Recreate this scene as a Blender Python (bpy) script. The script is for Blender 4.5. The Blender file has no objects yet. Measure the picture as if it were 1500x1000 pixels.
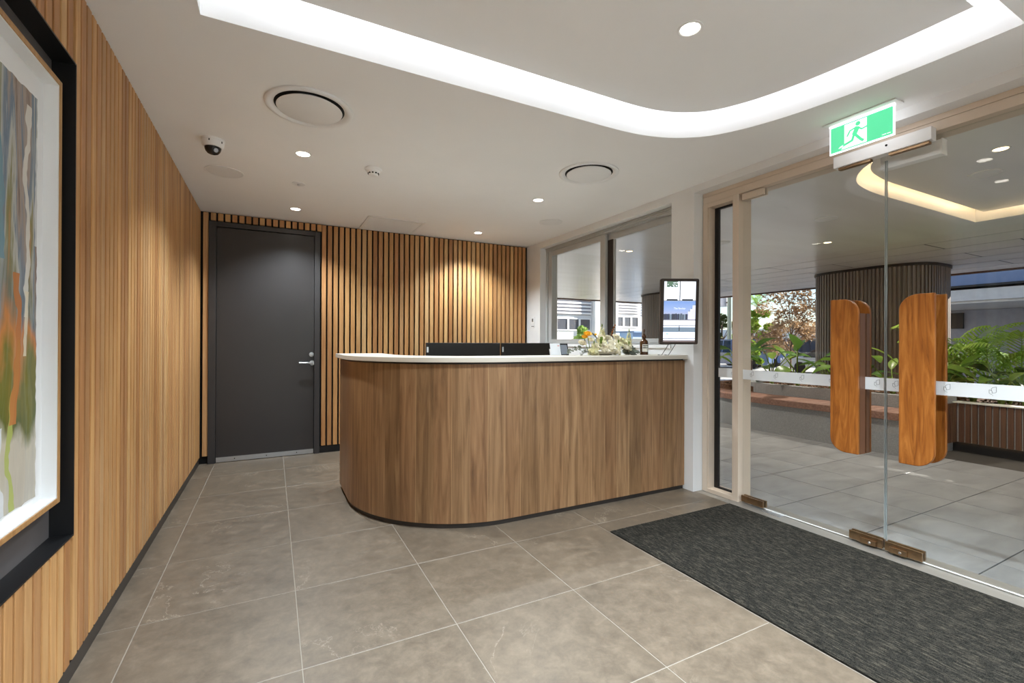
import bpy, bmesh, math, random
from mathutils import Vector, Matrix, noise
random.seed(7)
PI = math.pi
S = bpy.context.scene
C = S.collection

# ------------------------------------------------------------------ camera
CAM_F, YAW, PIT, ROL = 675.88, math.radians(27.425), math.radians(.123), math.radians(.23)
r_ = Vector((math.cos(YAW), -math.sin(YAW), 0)); f_ = Vector((math.sin(YAW), math.cos(YAW), 0)); u_ = Vector((0, 0, 1))
c, s = math.cos(PIT), math.sin(PIT); f_, u_ = c*f_ + s*u_, c*u_ - s*f_
c, s = math.cos(ROL), math.sin(ROL); r_, u_ = c*r_ + s*u_, c*u_ - s*r_
cd = bpy.data.cameras.new('camera'); cam = bpy.data.objects.new('camera', cd); C.objects.link(cam)
cd.sensor_fit = 'HORIZONTAL'; cd.sensor_width = 36; cd.lens = CAM_F*36/1500; cd.clip_start = .05; cd.clip_end = 400
cam.matrix_world = Matrix(((r_.x, u_.x, -f_.x, 0), (r_.y, u_.y, -f_.y, 0), (r_.z, u_.z, -f_.z, 1.2), (0, 0, 0, 1)))
S.camera = cam
# ------------------------------------------------------------------ world, sun, exposure
W = bpy.data.worlds.new('world'); S.world = W; W.use_nodes = True
nt = W.node_tree; bg = nt.nodes['Background']
sky = nt.nodes.new('ShaderNodeTexSky'); sky.sky_type = 'NISHITA'; sky.sun_disc = False
sky.sun_elevation = math.radians(48); sky.sun_rotation = math.radians(100); sky.altitude = 50; sky.air_density = 1.0; sky.dust_density = .15; sky.ozone_density = 2.0
nt.links.new(sky.outputs[0], bg.inputs[0]); bg.inputs[1].default_value = .17
sd = bpy.data.lights.new('sun', 'SUN'); sd.energy = 17.0; sd.angle = math.radians(.6); sd.color = (1, .93, .82)
sun = bpy.data.objects.new('sun', sd); C.objects.link(sun)
_d = Vector((-math.cos(math.radians(20)), .30, -math.sin(math.radians(20))))
sun.rotation_euler = _d.to_track_quat('-Z', 'Y').to_euler(); sun.location = (20, -3, 12)
vs = S.view_settings; vs.view_transform = 'Standard'; vs.look = 'None'; vs.exposure = 0.12; vs.gamma = 1; vs.use_curve_mapping = False
DOWN_W, COVE_E, XCOVE_E = 120.0, 12.0, 12.0

# ------------------------------------------------------------------ helpers
BASE = {}
class MB:
    def __init__(s): s.v = []; s.f = []; s.uv = None
    def add(s, vs, fs):
        n = len(s.v); s.v += [tuple(v) for v in vs]; s.f += [tuple(i+n for i in f) for f in fs]; return s
    def box(s, x0, x1, y0, y1, z0, z1):
        if x0 > x1: x0, x1 = x1, x0
        if y0 > y1: y0, y1 = y1, y0
        if z0 > z1: z0, z1 = z1, z0
        return s.add([(x0,y0,z0),(x1,y0,z0),(x1,y1,z0),(x0,y1,z0),(x0,y0,z1),(x1,y0,z1),(x1,y1,z1),(x0,y1,z1)],
                     [(0,3,2,1),(4,5,6,7),(0,1,5,4),(1,2,6,5),(2,3,7,6),(3,0,4,7)])
    def obox(s, o, ex, ey, ez, a, b, c0):   # oriented box: origin, axes, (lo,hi) ranges
        o = Vector(o); vs = [o+ex*x+ey*y+ez*z for z in c0 for y in b for x in a]
        return s.add(vs, [(0,2,3,1),(4,5,7,6),(0,1,5,4),(1,3,7,5),(3,2,6,7),(2,0,4,6)])
    def prism(s, poly, axis, a, b):
        n = len(poly)
        m = {'x': lambda p, t: (t, p[0], p[1]), 'y': lambda p, t: (p[0], t, p[1]), 'z': lambda p, t: (p[0], p[1], t)}[axis]
        return s.add([m(p, a) for p in poly]+[m(p, b) for p in poly],
                     [tuple(range(n))[::-1], tuple(range(n, 2*n))]+[(i, (i+1) % n, n+(i+1) % n, n+i) for i in range(n)])
    def tube(s, pts, rad, n=8, caps=True):
        pts = [Vector(p) for p in pts]; k = len(pts); vs = []; fs = []
        rad = rad if isinstance(rad, (list, tuple)) else [rad]*k
        up = None
        for i, p in enumerate(pts):
            t = (pts[min(i+1, k-1)]-pts[max(i-1, 0)]).normalized()
            if up is None: up = t.orthogonal().normalized()
            up = (up-t*up.dot(t)); up = up.normalized() if up.length > 1e-6 else t.orthogonal().normalized()
            w = t.cross(up)
            for j in range(n):
                a = 2*PI*j/n; vs.append(p+(up*math.cos(a)+w*math.sin(a))*rad[i])
        for i in range(k-1):
            for j in range(n): fs.append((i*n+j, i*n+(j+1) % n, (i+1)*n+(j+1) % n, (i+1)*n+j))
        if caps: fs += [tuple(range(n))[::-1], tuple((k-1)*n+j for j in range(n))]
        return s.add(vs, fs)
    def lathe(s, prof, o, n=40, axis='z'):
        o = Vector(o); vs = []; fs = []; k = len(prof)
        for j in range(n):
            a = 2*PI*j/n; ca, sa = math.cos(a), math.sin(a)
            for r, z in prof:
                if axis == 'z': vs.append(o+Vector((r*ca, r*sa, z)))
                elif axis == 'y': vs.append(o+Vector((r*ca, z, -r*sa)))
                else: vs.append(o+Vector((z, r*ca, r*sa)))
        for j in range(n):
            for i in range(k-1):
                a, b = j*k+i, ((j+1) % n)*k+i
                fs.append((a, b, b+1, a+1))
        return s.add(vs, fs)
    def disc(s, o, r, n=40, axis='z', flip=False):
        o = Vector(o); vs = []
        for j in range(n):
            a = 2*PI*j/n
            vs.append(o+(Vector((r*math.cos(a), r*math.sin(a), 0)) if axis == 'z' else Vector((0, r*math.cos(a), r*math.sin(a))) if axis == 'x' else Vector((r*math.cos(a), 0, r*math.sin(a)))))
        return s.add(vs, [tuple(range(n))[::-1] if flip else tuple(range(n))])
    def build(s, name, mat, parent=None, smooth=None, bevel=0, base=None):
        b = Vector(base) if base is not None else (BASE.get(parent.name, Vector()) if parent else Vector())
        me = bpy.data.meshes.new(name); me.from_pydata([tuple(Vector(v)-b) for v in s.v], [], s.f)
        me.materials.append(mat); me.update()
        if smooth is not None:
            me.polygons.foreach_set('use_smooth', [True]*len(me.polygons)); me.set_sharp_from_angle(angle=math.radians(smooth))
        o = bpy.data.objects.new(name, me); C.objects.link(o)
        if parent: o.parent = parent; BASE[o.name] = b
        else: o.location = b; BASE[o.name] = b
        if bevel:
            m = o.modifiers.new('bevel', 'BEVEL'); m.width = bevel; m.segments = 2; m.limit_method = 'ANGLE'; m.angle_limit = math.radians(40)
        return o
def B(*a): return MB().box(*a)
def thing(name, loc, label, cat, group=None):
    o = bpy.data.objects.new(name, None); C.objects.link(o); o.location = loc; o.empty_display_size = .05
    BASE[o.name] = Vector(loc); return tag(o, label, cat, group)
def tag(o, label=None, cat=None, group=None, kind=None):
    if label: o['label'] = label
    if cat: o['category'] = cat
    if group: o['group'] = group
    if kind: o['kind'] = kind
    return o
def struct(o, label=None): return tag(o, label, None, None, 'structure')
def inst(src, name, parent, loc, rot=None, scale=None):
    o = bpy.data.objects.new(name, src); C.objects.link(o); o.location = loc
    if rot: o.rotation_euler = rot
    if scale: o.scale = scale
    if parent: o.parent = parent
    return o

# ------------------------------------------------------------------ materials
def srgb(r, g, b):
    f = lambda v: (v/12.92 if v <= .04045 else ((v+.055)/1.055)**2.4)
    return (f(r/255), f(g/255), f(b/255), 1)
class NM:
    def __init__(s, name, rough=.5, metal=0, spec=.5):
        s.m = bpy.data.materials.new(name); s.m.use_nodes = True; s.t = s.m.node_tree; s.b = s.t.nodes['Principled BSDF']
        s.b.inputs['Roughness'].default_value = rough; s.b.inputs['Metallic'].default_value = metal; s.b.inputs['Specular IOR Level'].default_value = spec
    def n(s, t, **k):
        n = s.t.nodes.new('ShaderNode'+t)
        for a, v in k.items():
            if a in n.inputs and not hasattr(n, a): n.inputs[a].default_value = v
            else:
                try: setattr(n, a, v)
                except Exception: n.inputs[a].default_value = v
        return n
    def l(s, a, b): s.t.links.new(a, b)
    def math(s, op, a, b=None):
        n = s.n('Math', operation=op)
        for i, v in enumerate((a, b)):
            if v is None: continue
            if isinstance(v, (int, float)): n.inputs[i].default_value = v
            else: s.l(v, n.inputs[i])
        return n.outputs[0]
    def mix(s, fac, a, b, mode='MIX'):
        n = s.n('Mix', data_type='RGBA', blend_type=mode)
        for i, v in ((0, fac), (6, a), (7, b)):
            if isinstance(v, (int, float)): n.inputs[i].default_value = v
            elif isinstance(v, tuple): n.inputs[i].default_value = v
            else: s.l(v, n.inputs[i])
        return n.outputs[2]
    def ramp(s, fac, stops, interp='LINEAR'):
        n = s.n('ValToRGB'); e = n.color_ramp.elements; n.color_ramp.interpolation = interp
        while len(e) < len(stops): e.new(.5)
        for x, (p, col) in zip(e, stops): x.position = p; x.color = col
        s.l(fac, n.inputs[0]); return n.outputs[0]
    def coords(s, scale=(1, 1, 1), rand=0, which='Object', loc=(0, 0, 0)):
        tc = s.n('TexCoord'); mp = s.n('Mapping'); mp.inputs['Scale'].default_value = scale; mp.inputs['Location'].default_value = loc
        v = tc.outputs[which]
        if rand:
            oi = s.n('ObjectInfo'); ad = s.n('VectorMath', operation='ADD'); sc = s.n('VectorMath', operation='SCALE')
            cb = s.n('CombineXYZ'); r2 = s.math('FRACT', s.math('MULTIPLY', oi.outputs['Random'], 37.7)); r3 = s.math('FRACT', s.math('MULTIPLY', oi.outputs['Random'], 91.3))
            s.l(oi.outputs['Random'], cb.inputs[0]); s.l(r2, cb.inputs[1]); s.l(r3, cb.inputs[2])
            s.l(cb.outputs[0], sc.inputs[0]); sc.inputs['Scale'].default_value = rand
            s.l(v, ad.inputs[0]); s.l(sc.outputs[0], ad.inputs[1]); v = ad.outputs[0]
        s.l(v, mp.inputs[0]); return mp.outputs[0]
    def noise(s, vec, scale=5, detail=4, rough=.5, dist=0):
        n = s.n('TexNoise'); s.l(vec, n.inputs['Vector']); n.inputs['Scale'].default_value = scale; n.inputs['Detail'].default_value = detail
        n.inputs['Roughness'].default_value = rough; n.inputs['Distortion'].default_value = dist; return n.outputs[0]
    def col(s, v):
        if isinstance(v, tuple): s.b.inputs['Base Color'].default_value = v
        else: s.l(v, s.b.inputs['Base Color'])
        return s
    def bump(s, h, st=.2, d=.01):
        n = s.n('Bump'); n.inputs['Strength'].default_value = st; n.inputs['Distance'].default_value = d; s.l(h, n.inputs['Height']); s.l(n.outputs[0], s.b.inputs['Normal']); return s
def plain(name, rgb, rough=.5, metal=0, var=.06, scale=6, spec=.5, bump=0):
    k = NM(name, rough, metal, spec); c = srgb(*rgb); v = k.noise(k.coords(), scale, 3)
    lo = tuple(x*(1-var) for x in c[:3])+(1,); hi = tuple(min(1, x*(1+var)) for x in c[:3])+(1,)
    k.col(k.ramp(v, [(.3, lo), (.7, hi)]))
    if bump: k.bump(k.noise(k.coords(), scale*12, 3), bump, .003)
    return k.m
def emis(name, rgb, st):
    k = NM(name, .5); k.col(srgb(*rgb)); k.b.inputs['Emission Color'].default_value = srgb(*rgb); k.b.inputs['Emission Strength'].default_value = st; return k.m
def wood(name, dark, light, tones, grain=(28, 28, 1.3), rough=.45, rand=20, fig=0, spec=.4):
    k = NM(name, rough, 0, spec); v = k.coords(grain, rand)
    n1 = k.noise(v, 1.6, 6, .62, .5); n2 = k.noise(k.coords(tuple(g*3 for g in grain), rand), 3, 4, .6)
    c1 = k.ramp(n1, [(.28, srgb(*dark)), (.72, srgb(*light))])
    c2 = k.mix(k.math('MULTIPLY', n2, .5), c1, srgb(*dark), 'MULTIPLY')
    oi = k.n('ObjectInfo')
    t = k.ramp(oi.outputs['Random'], [(i/(len(tones)-1), srgb(*x)) for i, x in enumerate(tones)])
    k.col(k.mix(1.0, c2, t, 'MULTIPLY')); k.bump(n2, .12, .002); return k.m
def glass(name, tint=(1, 1, 1), ior=1.35, rough=0.0):
    k = NM(name); t = k.t; t.nodes.remove(k.b)
    tr = k.n('BsdfTransparent'); tr.inputs[0].default_value = (*tint, 1); gl = k.n('BsdfGlossy'); gl.inputs['Roughness'].default_value = rough
    lw = k.n('LayerWeight'); lw.inputs[0].default_value = .5; r0 = ((ior-1)/(ior+1))**2
    fr = k.math('ADD', r0, k.math('MULTIPLY', k.math('POWER', lw.outputs['Facing'], 5.0), 1-r0)); mx = k.n('MixShader')
    k.l(fr, mx.inputs[0]); k.l(tr.outputs[0], mx.inputs[1]); k.l(gl.outputs[0], mx.inputs[2])
    k.l(mx.outputs[0], t.nodes['Material Output'].inputs[0]); return k.m

M = {}
M['plaster'] = plain('white_plaster', (236, 236, 237), .9, var=.015, scale=3)
M['ceiling'] = plain('white_ceiling_paint', (246, 246, 246), .9, var=.01, scale=3)
M['wallwhite'] = plain('painted_wall_white', (232, 232, 232), .75, var=.015)
M['white'] = plain('white_plastic', (238, 238, 238), .4, var=.01)
M['black'] = plain('black_backing', (14, 13, 13), .85)
M['blackp'] = plain('black_satin_paint', (17, 17, 19), .42)
M['charcoal'] = plain('charcoal_door_paint', (52, 49, 49), .3, var=.03)
M['charcoal2'] = plain('charcoal_frame_paint', (54, 51, 51), .4)
M['skirt'] = plain('dark_skirting', (52, 46, 42), .4)
M['bronze'] = plain('champagne_aluminium', (214, 197, 179), .42, .1, var=.02)
M['alu'] = plain('grey_aluminium', (188, 188, 186), .45, .1, var=.02)
M['silver'] = plain('brushed_silver', (205, 207, 210), .28, .9, var=.03)
M['brass'] = plain('aged_bronze_metal', (150, 122, 92), .3, .9, var=.15, scale=30)
M['darkmetal'] = plain('dark_metal', (40, 38, 37), .4, .6)
M['grout'] = plain('pale_grout', (146, 138, 127), .9)
M['groutdark'] = plain('dark_paving_joint', (70, 66, 62), .95)
M['slat'] = wood('batten_timber', (200, 162, 116), (238, 210, 166), [(214, 186, 164), (255, 244, 222), (226, 198, 176), (255, 248, 236), (198, 168, 148), (255, 236, 208), (234, 208, 182), (208, 176, 150), (250, 232, 206)], rough=.42)
M['oak'] = wood('oak_frame', (170, 125, 78), (205, 165, 112), [(245, 240, 235), (255, 255, 255)])
M['bark'] = plain('bark', (92, 74, 60), .9, var=.3, scale=8)
M['screenblack'] = plain('black_glossy_plastic', (22, 20, 20), .25)
M['monback'] = plain('black_matt_plastic', (30, 26, 26), .5)
M['glass'] = glass('clear_glass', (.985, .992, .988), 1.38)
M['glassgreen'] = glass('green_edge_glass', (.90, .95, .93), 1.38)
M['glassdark'] = plain('tinted_car_glass', (38, 48, 58), .08)

# stone floor tile
k = NM('stone_floor_tile', .42, 0, .45)
v = k.coords((1, 1, 1), 40)
n1 = k.noise(v, 2.6, 8, .62, .6); n2 = k.noise(v, 26, 6, .7)
b1 = k.ramp(n1, [(.25, srgb(92, 81, 69)), (.5, srgb(110, 98, 84)), (.75, srgb(126, 113, 97))])
b2 = k.mix(k.math('MULTIPLY', n2, .55), b1, srgb(100, 92, 84), 'SOFT_LIGHT')
nv = k.noise(v, 1.1, 9, .64, .8)
n3 = k.noise(v, 15, 7, .75, .3); b2 = k.mix(.45, b2, k.ramp(n3, [(.34, srgb(84, 74, 63)), (.5, srgb(110, 98, 84)), (.68, srgb(138, 124, 107))]))
vein = k.math('SUBTRACT', 1.0, k.math('MULTIPLY', k.math('ABSOLUTE', k.math('SUBTRACT', nv, .5)), 250.0))
vm = k.math('MULTIPLY', k.math('MAXIMUM', vein, 0.0), k.math('MAXIMUM', k.math('MULTIPLY', k.math('SUBTRACT', k.noise(v, 1.6, 1), .5), 4.0), 0.0))
vm = k.math('MINIMUM', vm, .32)
k.col(k.mix(vm, b2, srgb(182, 170, 152))); k.bump(n2, .08, .002)
k.l(k.ramp(n3, [(.3, (.36,)*3+(1,)), (.7, (.5,)*3+(1,))]), k.b.inputs['Roughness'])
M['tile'] = k.m
k = NM('grey_paving_tile', .33, 0, .5); v = k.coords((1, 1, 1), 40); n1 = k.noise(k.coords((1, 2.2, 1), 40), 2.4, 8, .62, .4)
k.col(k.ramp(n1, [(.28, srgb(118, 118, 119)), (.5, srgb(138, 138, 139)), (.74, srgb(154, 154, 155))])); k.bump(k.noise(v, 40, 4), .06, .002); M['paver'] = k.m
# walnut veneer using arc-length uv
k = NM('walnut_veneer', .38, 0, .4); uvn = k.n('UVMap'); sx = k.n('SeparateXYZ'); k.l(uvn.outputs[0], sx.inputs[0])
cell = k.math('FLOOR', k.math('DIVIDE', sx.outputs[0], .118)); wn = k.n('TexWhiteNoise', noise_dimensions='1D'); k.l(cell, wn.inputs['W'])
cx = k.n('CombineXYZ'); k.l(k.math('ADD', k.math('MULTIPLY', sx.outputs[0], 26.0), k.math('MULTIPLY', wn.outputs[0], 60.0)), cx.inputs[0])
k.l(k.math('ADD', k.math('MULTIPLY', sx.outputs[1], 1.5), k.math('MULTIPLY', wn.outputs[0], 17.0)), cx.inputs[1])
n1 = k.noise(cx.outputs[0], 1.0, 7, .6, .9)
cy = k.n('CombineXYZ'); k.l(k.math('MULTIPLY', sx.outputs[0], 150.0), cy.inputs[0]); k.l(k.math('MULTIPLY', sx.outputs[1], 3.0), cy.inputs[1])
n2 = k.noise(cy.outputs[0], 1.0, 4, .6)
c1 = k.ramp(n1, [(.25, srgb(112, 84, 58)), (.5, srgb(158, 124, 90)), (.78, srgb(192, 157, 118))])
c2 = k.mix(k.math('MULTIPLY', n2, .45), c1, srgb(96, 70, 48), 'MULTIPLY')
tone = k.ramp(wn.outputs[0], [(0, srgb(225, 218, 208)), (.5, srgb(255, 250, 244)), (1, srgb(238, 225, 215))])
c3 = k.mix(1.0, c2, tone, 'MULTIPLY')
fr = k.math('FRACT', k.math('DIVIDE', sx.outputs[0], .118)); ln = k.math('LESS_THAN', fr, .022)
k.col(k.mix(k.math('MULTIPLY', ln, k.math('MULTIPLY', wn.outputs[0], .6)), c3, srgb(205, 170, 125))); k.bump(n2, .05, .001); M['walnut'] = k.m
# handle timber
k = NM('orange_cherry_timber', .3, 0, .5); v = k.coords((16, 16, 1.6), 9); n1 = k.noise(v, 1.5, 6, .6, 1.8)
wv = k.n('TexWave', wave_type='RINGS', rings_direction='X'); k.l(v, wv.inputs[0]); wv.inputs['Scale'].default_value = .8; wv.inputs['Distortion'].default_value = 9; wv.inputs['Detail'].default_value = 2
c1 = k.ramp(n1, [(.3, srgb(112, 60, 22)), (.5, srgb(164, 98, 40)), (.7, srgb(196, 128, 62))])
k.col(k.mix(k.math('MULTIPLY', wv.outputs['Fac'], .35), c1, srgb(150, 82, 28))); M['cherry'] = k.m
M['deck'] = wood('weathered_deck_timber', (128, 94, 82), (182, 148, 134), [(225, 215, 210), (255, 250, 245), (235, 228, 225)], grain=(3, 26, 26), rough=.6)
M['batten'] = wood('dark_batten_timber', (72, 48, 38), (116, 82, 66), [(215, 210, 210), (255, 250, 245), (235, 225, 220)], rough=.6)
k = NM('aggregate_concrete', .85, 0, .3); v = k.coords(); n1 = k.noise(v, 90, 4, .8); n0 = k.noise(v, 3, 3)
k.col(k.mix(.35, k.ramp(n1, [(.3, srgb(116, 117, 119)), (.7, srgb(170, 170, 170))]), k.ramp(n0, [(.3, srgb(136, 137, 139)), (.7, srgb(156, 157, 158))]))); k.bump(n1, .3, .004); M['concrete'] = k.m
k = NM('column_cladding', .4, 0, .5); v = k.coords((60, 60, .6)); n1 = k.noise(v, 1, 3)
k.col(k.ramp(n1, [(.3, srgb(104, 98, 96)), (.55, srgb(134, 125, 120)), (.75, srgb(150, 128, 110))])); M['cladding'] = k.m
k = NM('soffit_panel', .27, 0, .9); v = k.coords((.35, 1.6, 1)); n1 = k.noise(v, 1.6, 5)
k.col(k.ramp(n1, [(.3, srgb(236, 233, 228)), (.7, srgb(246, 244, 240))])); M['soffit'] = k.m
# entrance mat
k = NM('entrance_mat_pile', .95, 0, .1); v = k.coords((1, .16, 1)); n1 = k.noise(v, 130, 3, .7); n2 = k.noise(k.coords(), 260, 3, .8)
c1 = k.ramp(n1, [(.36, srgb(24, 24, 23)), (.52, srgb(56, 53, 48)), (.68, srgb(110, 102, 88))])
k.col(k.mix(.5, c1, k.ramp(n2, [(.4, srgb(20, 20, 20)), (.64, srgb(74, 71, 64))]))); k.bump(n2, .9, .006); M['mat'] = k.m
k = NM('mulch', .95, 0, .1); v = k.coords(); k.col(k.ramp(k.noise(v, 60, 4, .7), [(.3, srgb(44, 32, 26)), (.6, srgb(104, 78, 62)), (.75, srgb(150, 120, 98))])); M['mulch'] = k.m
k = NM('leaf_green', .35, 0, .5); oi = k.n('ObjectInfo'); n1 = k.noise(k.coords((1, 1, 1), 9), 6, 3)
k.col(k.mix(n1, k.ramp(oi.outputs['Random'], [(0, srgb(48, 88, 32)), (.5, srgb(98, 142, 50)), (1, srgb(176, 204, 86))]), srgb(60, 92, 32))); 
def backlit(k, f=.4):
    tl = k.n('BsdfTranslucent'); mx = k.n('MixShader'); mx.inputs[0].default_value = f; src = k.b.inputs['Base Color'].links[0].from_socket
    k.l(src, tl.inputs[0]); k.l(k.b.outputs[0], mx.inputs[1]); k.l(tl.outputs[0], mx.inputs[2]); k.l(mx.outputs[0], k.t.nodes['Material Output'].inputs[0])
backlit(k); M['leaf'] = k.m
def leafmat(name, cols, rough=.6):
    k = NM(name, rough, 0, .3); n1 = k.noise(k.coords(), 1.7, 3)
    k.col(k.ramp(n1, [(.25+.5*i/(len(cols)-1), srgb(*c)) for i, c in enumerate(cols)])); backlit(k, .35); return k.m
M['treegreen'] = leafmat('tree_leaves_green', [(96, 128, 40), (150, 176, 62), (190, 204, 90)])
M['treedark'] = leafmat('tree_leaves_olive', [(60, 72, 34), (104, 112, 52)])
M['treebrown'] = leafmat('tree_leaves_brown', [(120, 98, 72), (160, 132, 100), (186, 162, 128)])
M['palmleaf'] = leafmat('palm_leaves', [(120, 166, 60), (184, 212, 100)])
M['grass'] = leafmat('shrub_leaves', [(120, 160, 70), (176, 205, 110)])
M['asphalt'] = plain('pale_street_concrete', (186, 184, 180), .9, var=.06)
M['bldgwhite'] = plain('white_render', (238, 239, 241), .8, var=.02)
M['bldgwhite2'] = plain('white_cladding', (226, 228, 232), .8, var=.02)
M['bldgblue'] = plain('blue_grey_metal', (120, 138, 172), .5, var=.03)
M['bldgcream'] = plain('cream_fascia', (226, 222, 214), .7)
M['bldggrey'] = plain('grey_render', (158, 160, 170), .8)
M['winglass'] = plain('far_window_glass', (92, 96, 106), .12)
M['shopglass'] = plain('shop_window_glass', (52, 58, 66), .1)
M['brick'] = plain('tan_brick_post', (172, 124, 84), .8, var=.1)
M['carblue'] = plain('blue_grey_car_paint', (92, 112, 150), .2, .2)
M['carwhite'] = plain('silver_car_paint', (205, 210, 216), .2, .2)
M['cardark'] = plain('dark_car_paint', (42, 44, 50), .2, .2)
M['rubber'] = plain('tyre_rubber', (24, 24, 24), .8)
M['led'] = emis('led_strip', (246, 250, 255), COVE_E)
M['ledx'] = emis('warm_led_strip', (255, 226, 180), XCOVE_E)
M['lens'] = emis('downlight_lens', (255, 246, 232), 16)
M['lensx'] = emis('warm_downlight_lens', (255, 222, 170), 9)

# ================================================================== ROOM SHELL
XL, YB, XR, ZC, XF = -.626, 5.407, 3.022, 2.472, 3.121
YN = -2.2
# floor
fl = B(XL-.1, 3.15, YN, YB+.1, -.10, -.0012).build('floor', M['grout']); struct(fl, 'grey-brown stone tile floor')
me = B(0, .597, 0, .597, -.012, 0).build('floor_tile', M['tile']); tile_me = me.data; bpy.data.objects.remove(me)
def tile_mesh(w, d):
    bm = bmesh.new(); bmesh.ops.create_cube(bm, size=1); bmesh.ops.scale(bm, vec=(w, d, .010), verts=bm.verts); bmesh.ops.translate(bm, vec=(w/2, d/2, -.005), verts=bm.verts)
    bmesh.ops.bevel(bm, geom=[e for e in bm.edges if all(v.co.z > -.001 for v in e.verts)], offset=.0012, segments=1, affect='EDGES')
    m = bpy.data.meshes.new('floor_tile'); bm.to_mesh(m); bm.free(); return m
cols = [(-.632, -.497)]+[(-.497+.6*i, .103+.6*i) for i in range(4)]+[(1.903, 2.503), (2.503, 3.05)]
rows = [2.454-.6*i for i in range(8, -6, -1)]
cache = {}
for x0, x1 in cols:
    for y0 in [2.454+.6*j for j in range(-8, 5)]:
        y1 = min(y0+.6, YB-.005)
        if y0 >= YB-.05: continue
        if x0 > 1.9 and y1 < 2.4: continue        # under the mat well
        key = (round(x1-x0, 3), round(y1-y0, 3))
        if key not in cache:
            m = tile_mesh(key[0]-.0035, key[1]-.0035); m.materials.append(M['tile']); cache[key] = m
        inst(cache[key], 'floor_tile', fl, (x0+.00175, y0+.00175, 0))
# left wall with art niche
NY0, NY1, NZ0, NZ1 = .80, 2.172, .51, 2.182
wl = B(XL-.20, XL-.075, YN, YB+.1, 0, 2.9); 
wl.box(XL-.075, XL-.026, NY1, YB+.1, 0, 2.5).box(XL-.075, XL-.026, YN, NY0, 0, 2.5).box(XL-.075, XL-.026, NY0, NY1, 0, NZ0).box(XL-.075, XL-.026, NY0, NY1, NZ1, 2.5)
M['leftback'] = plain('dark_timber_backing', (74, 48, 26), .8)
wl = wl.build('wall_left', M['leftback']); struct(wl, 'left wall of vertical timber battens')
def slat_mesh(w, d, h, axis):
    bm = bmesh.new(); bmesh.ops.create_cube(bm, size=1); v = (d, w, h) if axis == 'left' else (w, d, h)
    bmesh.ops.scale(bm, vec=v, verts=bm.verts)
    bmesh.ops.bevel(bm, geom=[e for e in bm.edges if abs(e.verts[0].co.z-e.verts[1].co.z) > h*.5], offset=.0015, segments=1, affect='EDGES')
    m = bpy.data.meshes.new('slat'); bm.to_mesh(m); bm.free(); m.materials.append(M['slat']); return m
PL = .0575
sl_full = slat_mesh(.044, .026, ZC-.004-.068, 'left'); sl_top = slat_mesh(.044, .026, ZC-.004-NZ1, 'left'); sl_bot = slat_mesh(.044, .026, NZ0-.068, 'left')
zf = lambda a, b: (a+b)/2
y = NY1+.024
while y < YB-.03:
    inst(sl_full, 'slat', wl, (XL-.013, y, zf(.068, ZC-.004))); y += PL
y = NY1+.024-PL
while y > .1:
    if y > NY0:
        inst(sl_top, 'slat', wl, (XL-.013, y-.012, zf(NZ1, ZC-.004))); inst(sl_bot, 'slat', wl, (XL-.013, y-.012, zf(.068, NZ0)))
    else: inst(sl_full, 'slat', wl, (XL-.013, y-.012, zf(.068, ZC-.004)))
    y -= PL
struct(B(XL-.026, XL-.004, YN, YB-.03, 0, .062).build('baseboard_left', M['skirt']), 'dark skirting under the left batten wall')
# back wall
wb = B(XL-.1, XR+.3, YB, YB+.12, 0, 2.9).build('wall_back', M['black']); struct(wb, 'back wall of vertical timber battens on black')
PB = .0603; DX0, DX1, DZ = -.559, .452, 2.378
sb_full = slat_mesh(.0425, .03, ZC-.012-.078, 'back'); sb_top = slat_mesh(.0425, .03, ZC-.010-DZ-.012, 'back')
x = .470+.021
while x < XR-.01:
    inst(sb_full, 'slat', wb, (x, YB-.019, zf(.078, ZC-.012))); x += PB
inst(sb_full, 'slat', wb, (-.5835, YB-.019, zf(.078, ZC-.012)))
x = -.521
while x < .45:
    inst(sb_top, 'slat', wb, (x, YB-.019, zf(DZ+.012, ZC-.010))); x += PB
struct(B(.455, XR, YB-.03, YB-.005, 0, .07).build('baseboard_back', M['blackp']), 'black skirting under the back batten wall')
# right wall with window and door openings
WY0, WY1, WZ0, WZ1 = 2.872, 5.052, 1.185, 2.40
PY0 = 2.636
HZ = 2.416
wr = B(XR, XR+.26, WY1, YB+.1, 0, 2.9).box(XR, XR+.26, PY0, WY0, 0, 2.9).box(XR, XR+.26, WY0, WY1, 0, WZ0).box(XR, XR+.26, WY0, WY1, WZ1, 2.9)
wr.box(XR, XR+.26, .36, PY0, HZ, 2.9).box(XR, XR+.26, YN, .36, 0, 2.9)
wr = wr.build('wall_right', M['wallwhite']); struct(wr, 'white painted right wall with window and entrance openings')
struct(B(XR-.012, XR+.11, WY0, WY1, WZ0-.03, WZ0).build('trim_1', M['wallwhite'], bevel=.003), 'white window sill behind the counter')
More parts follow.
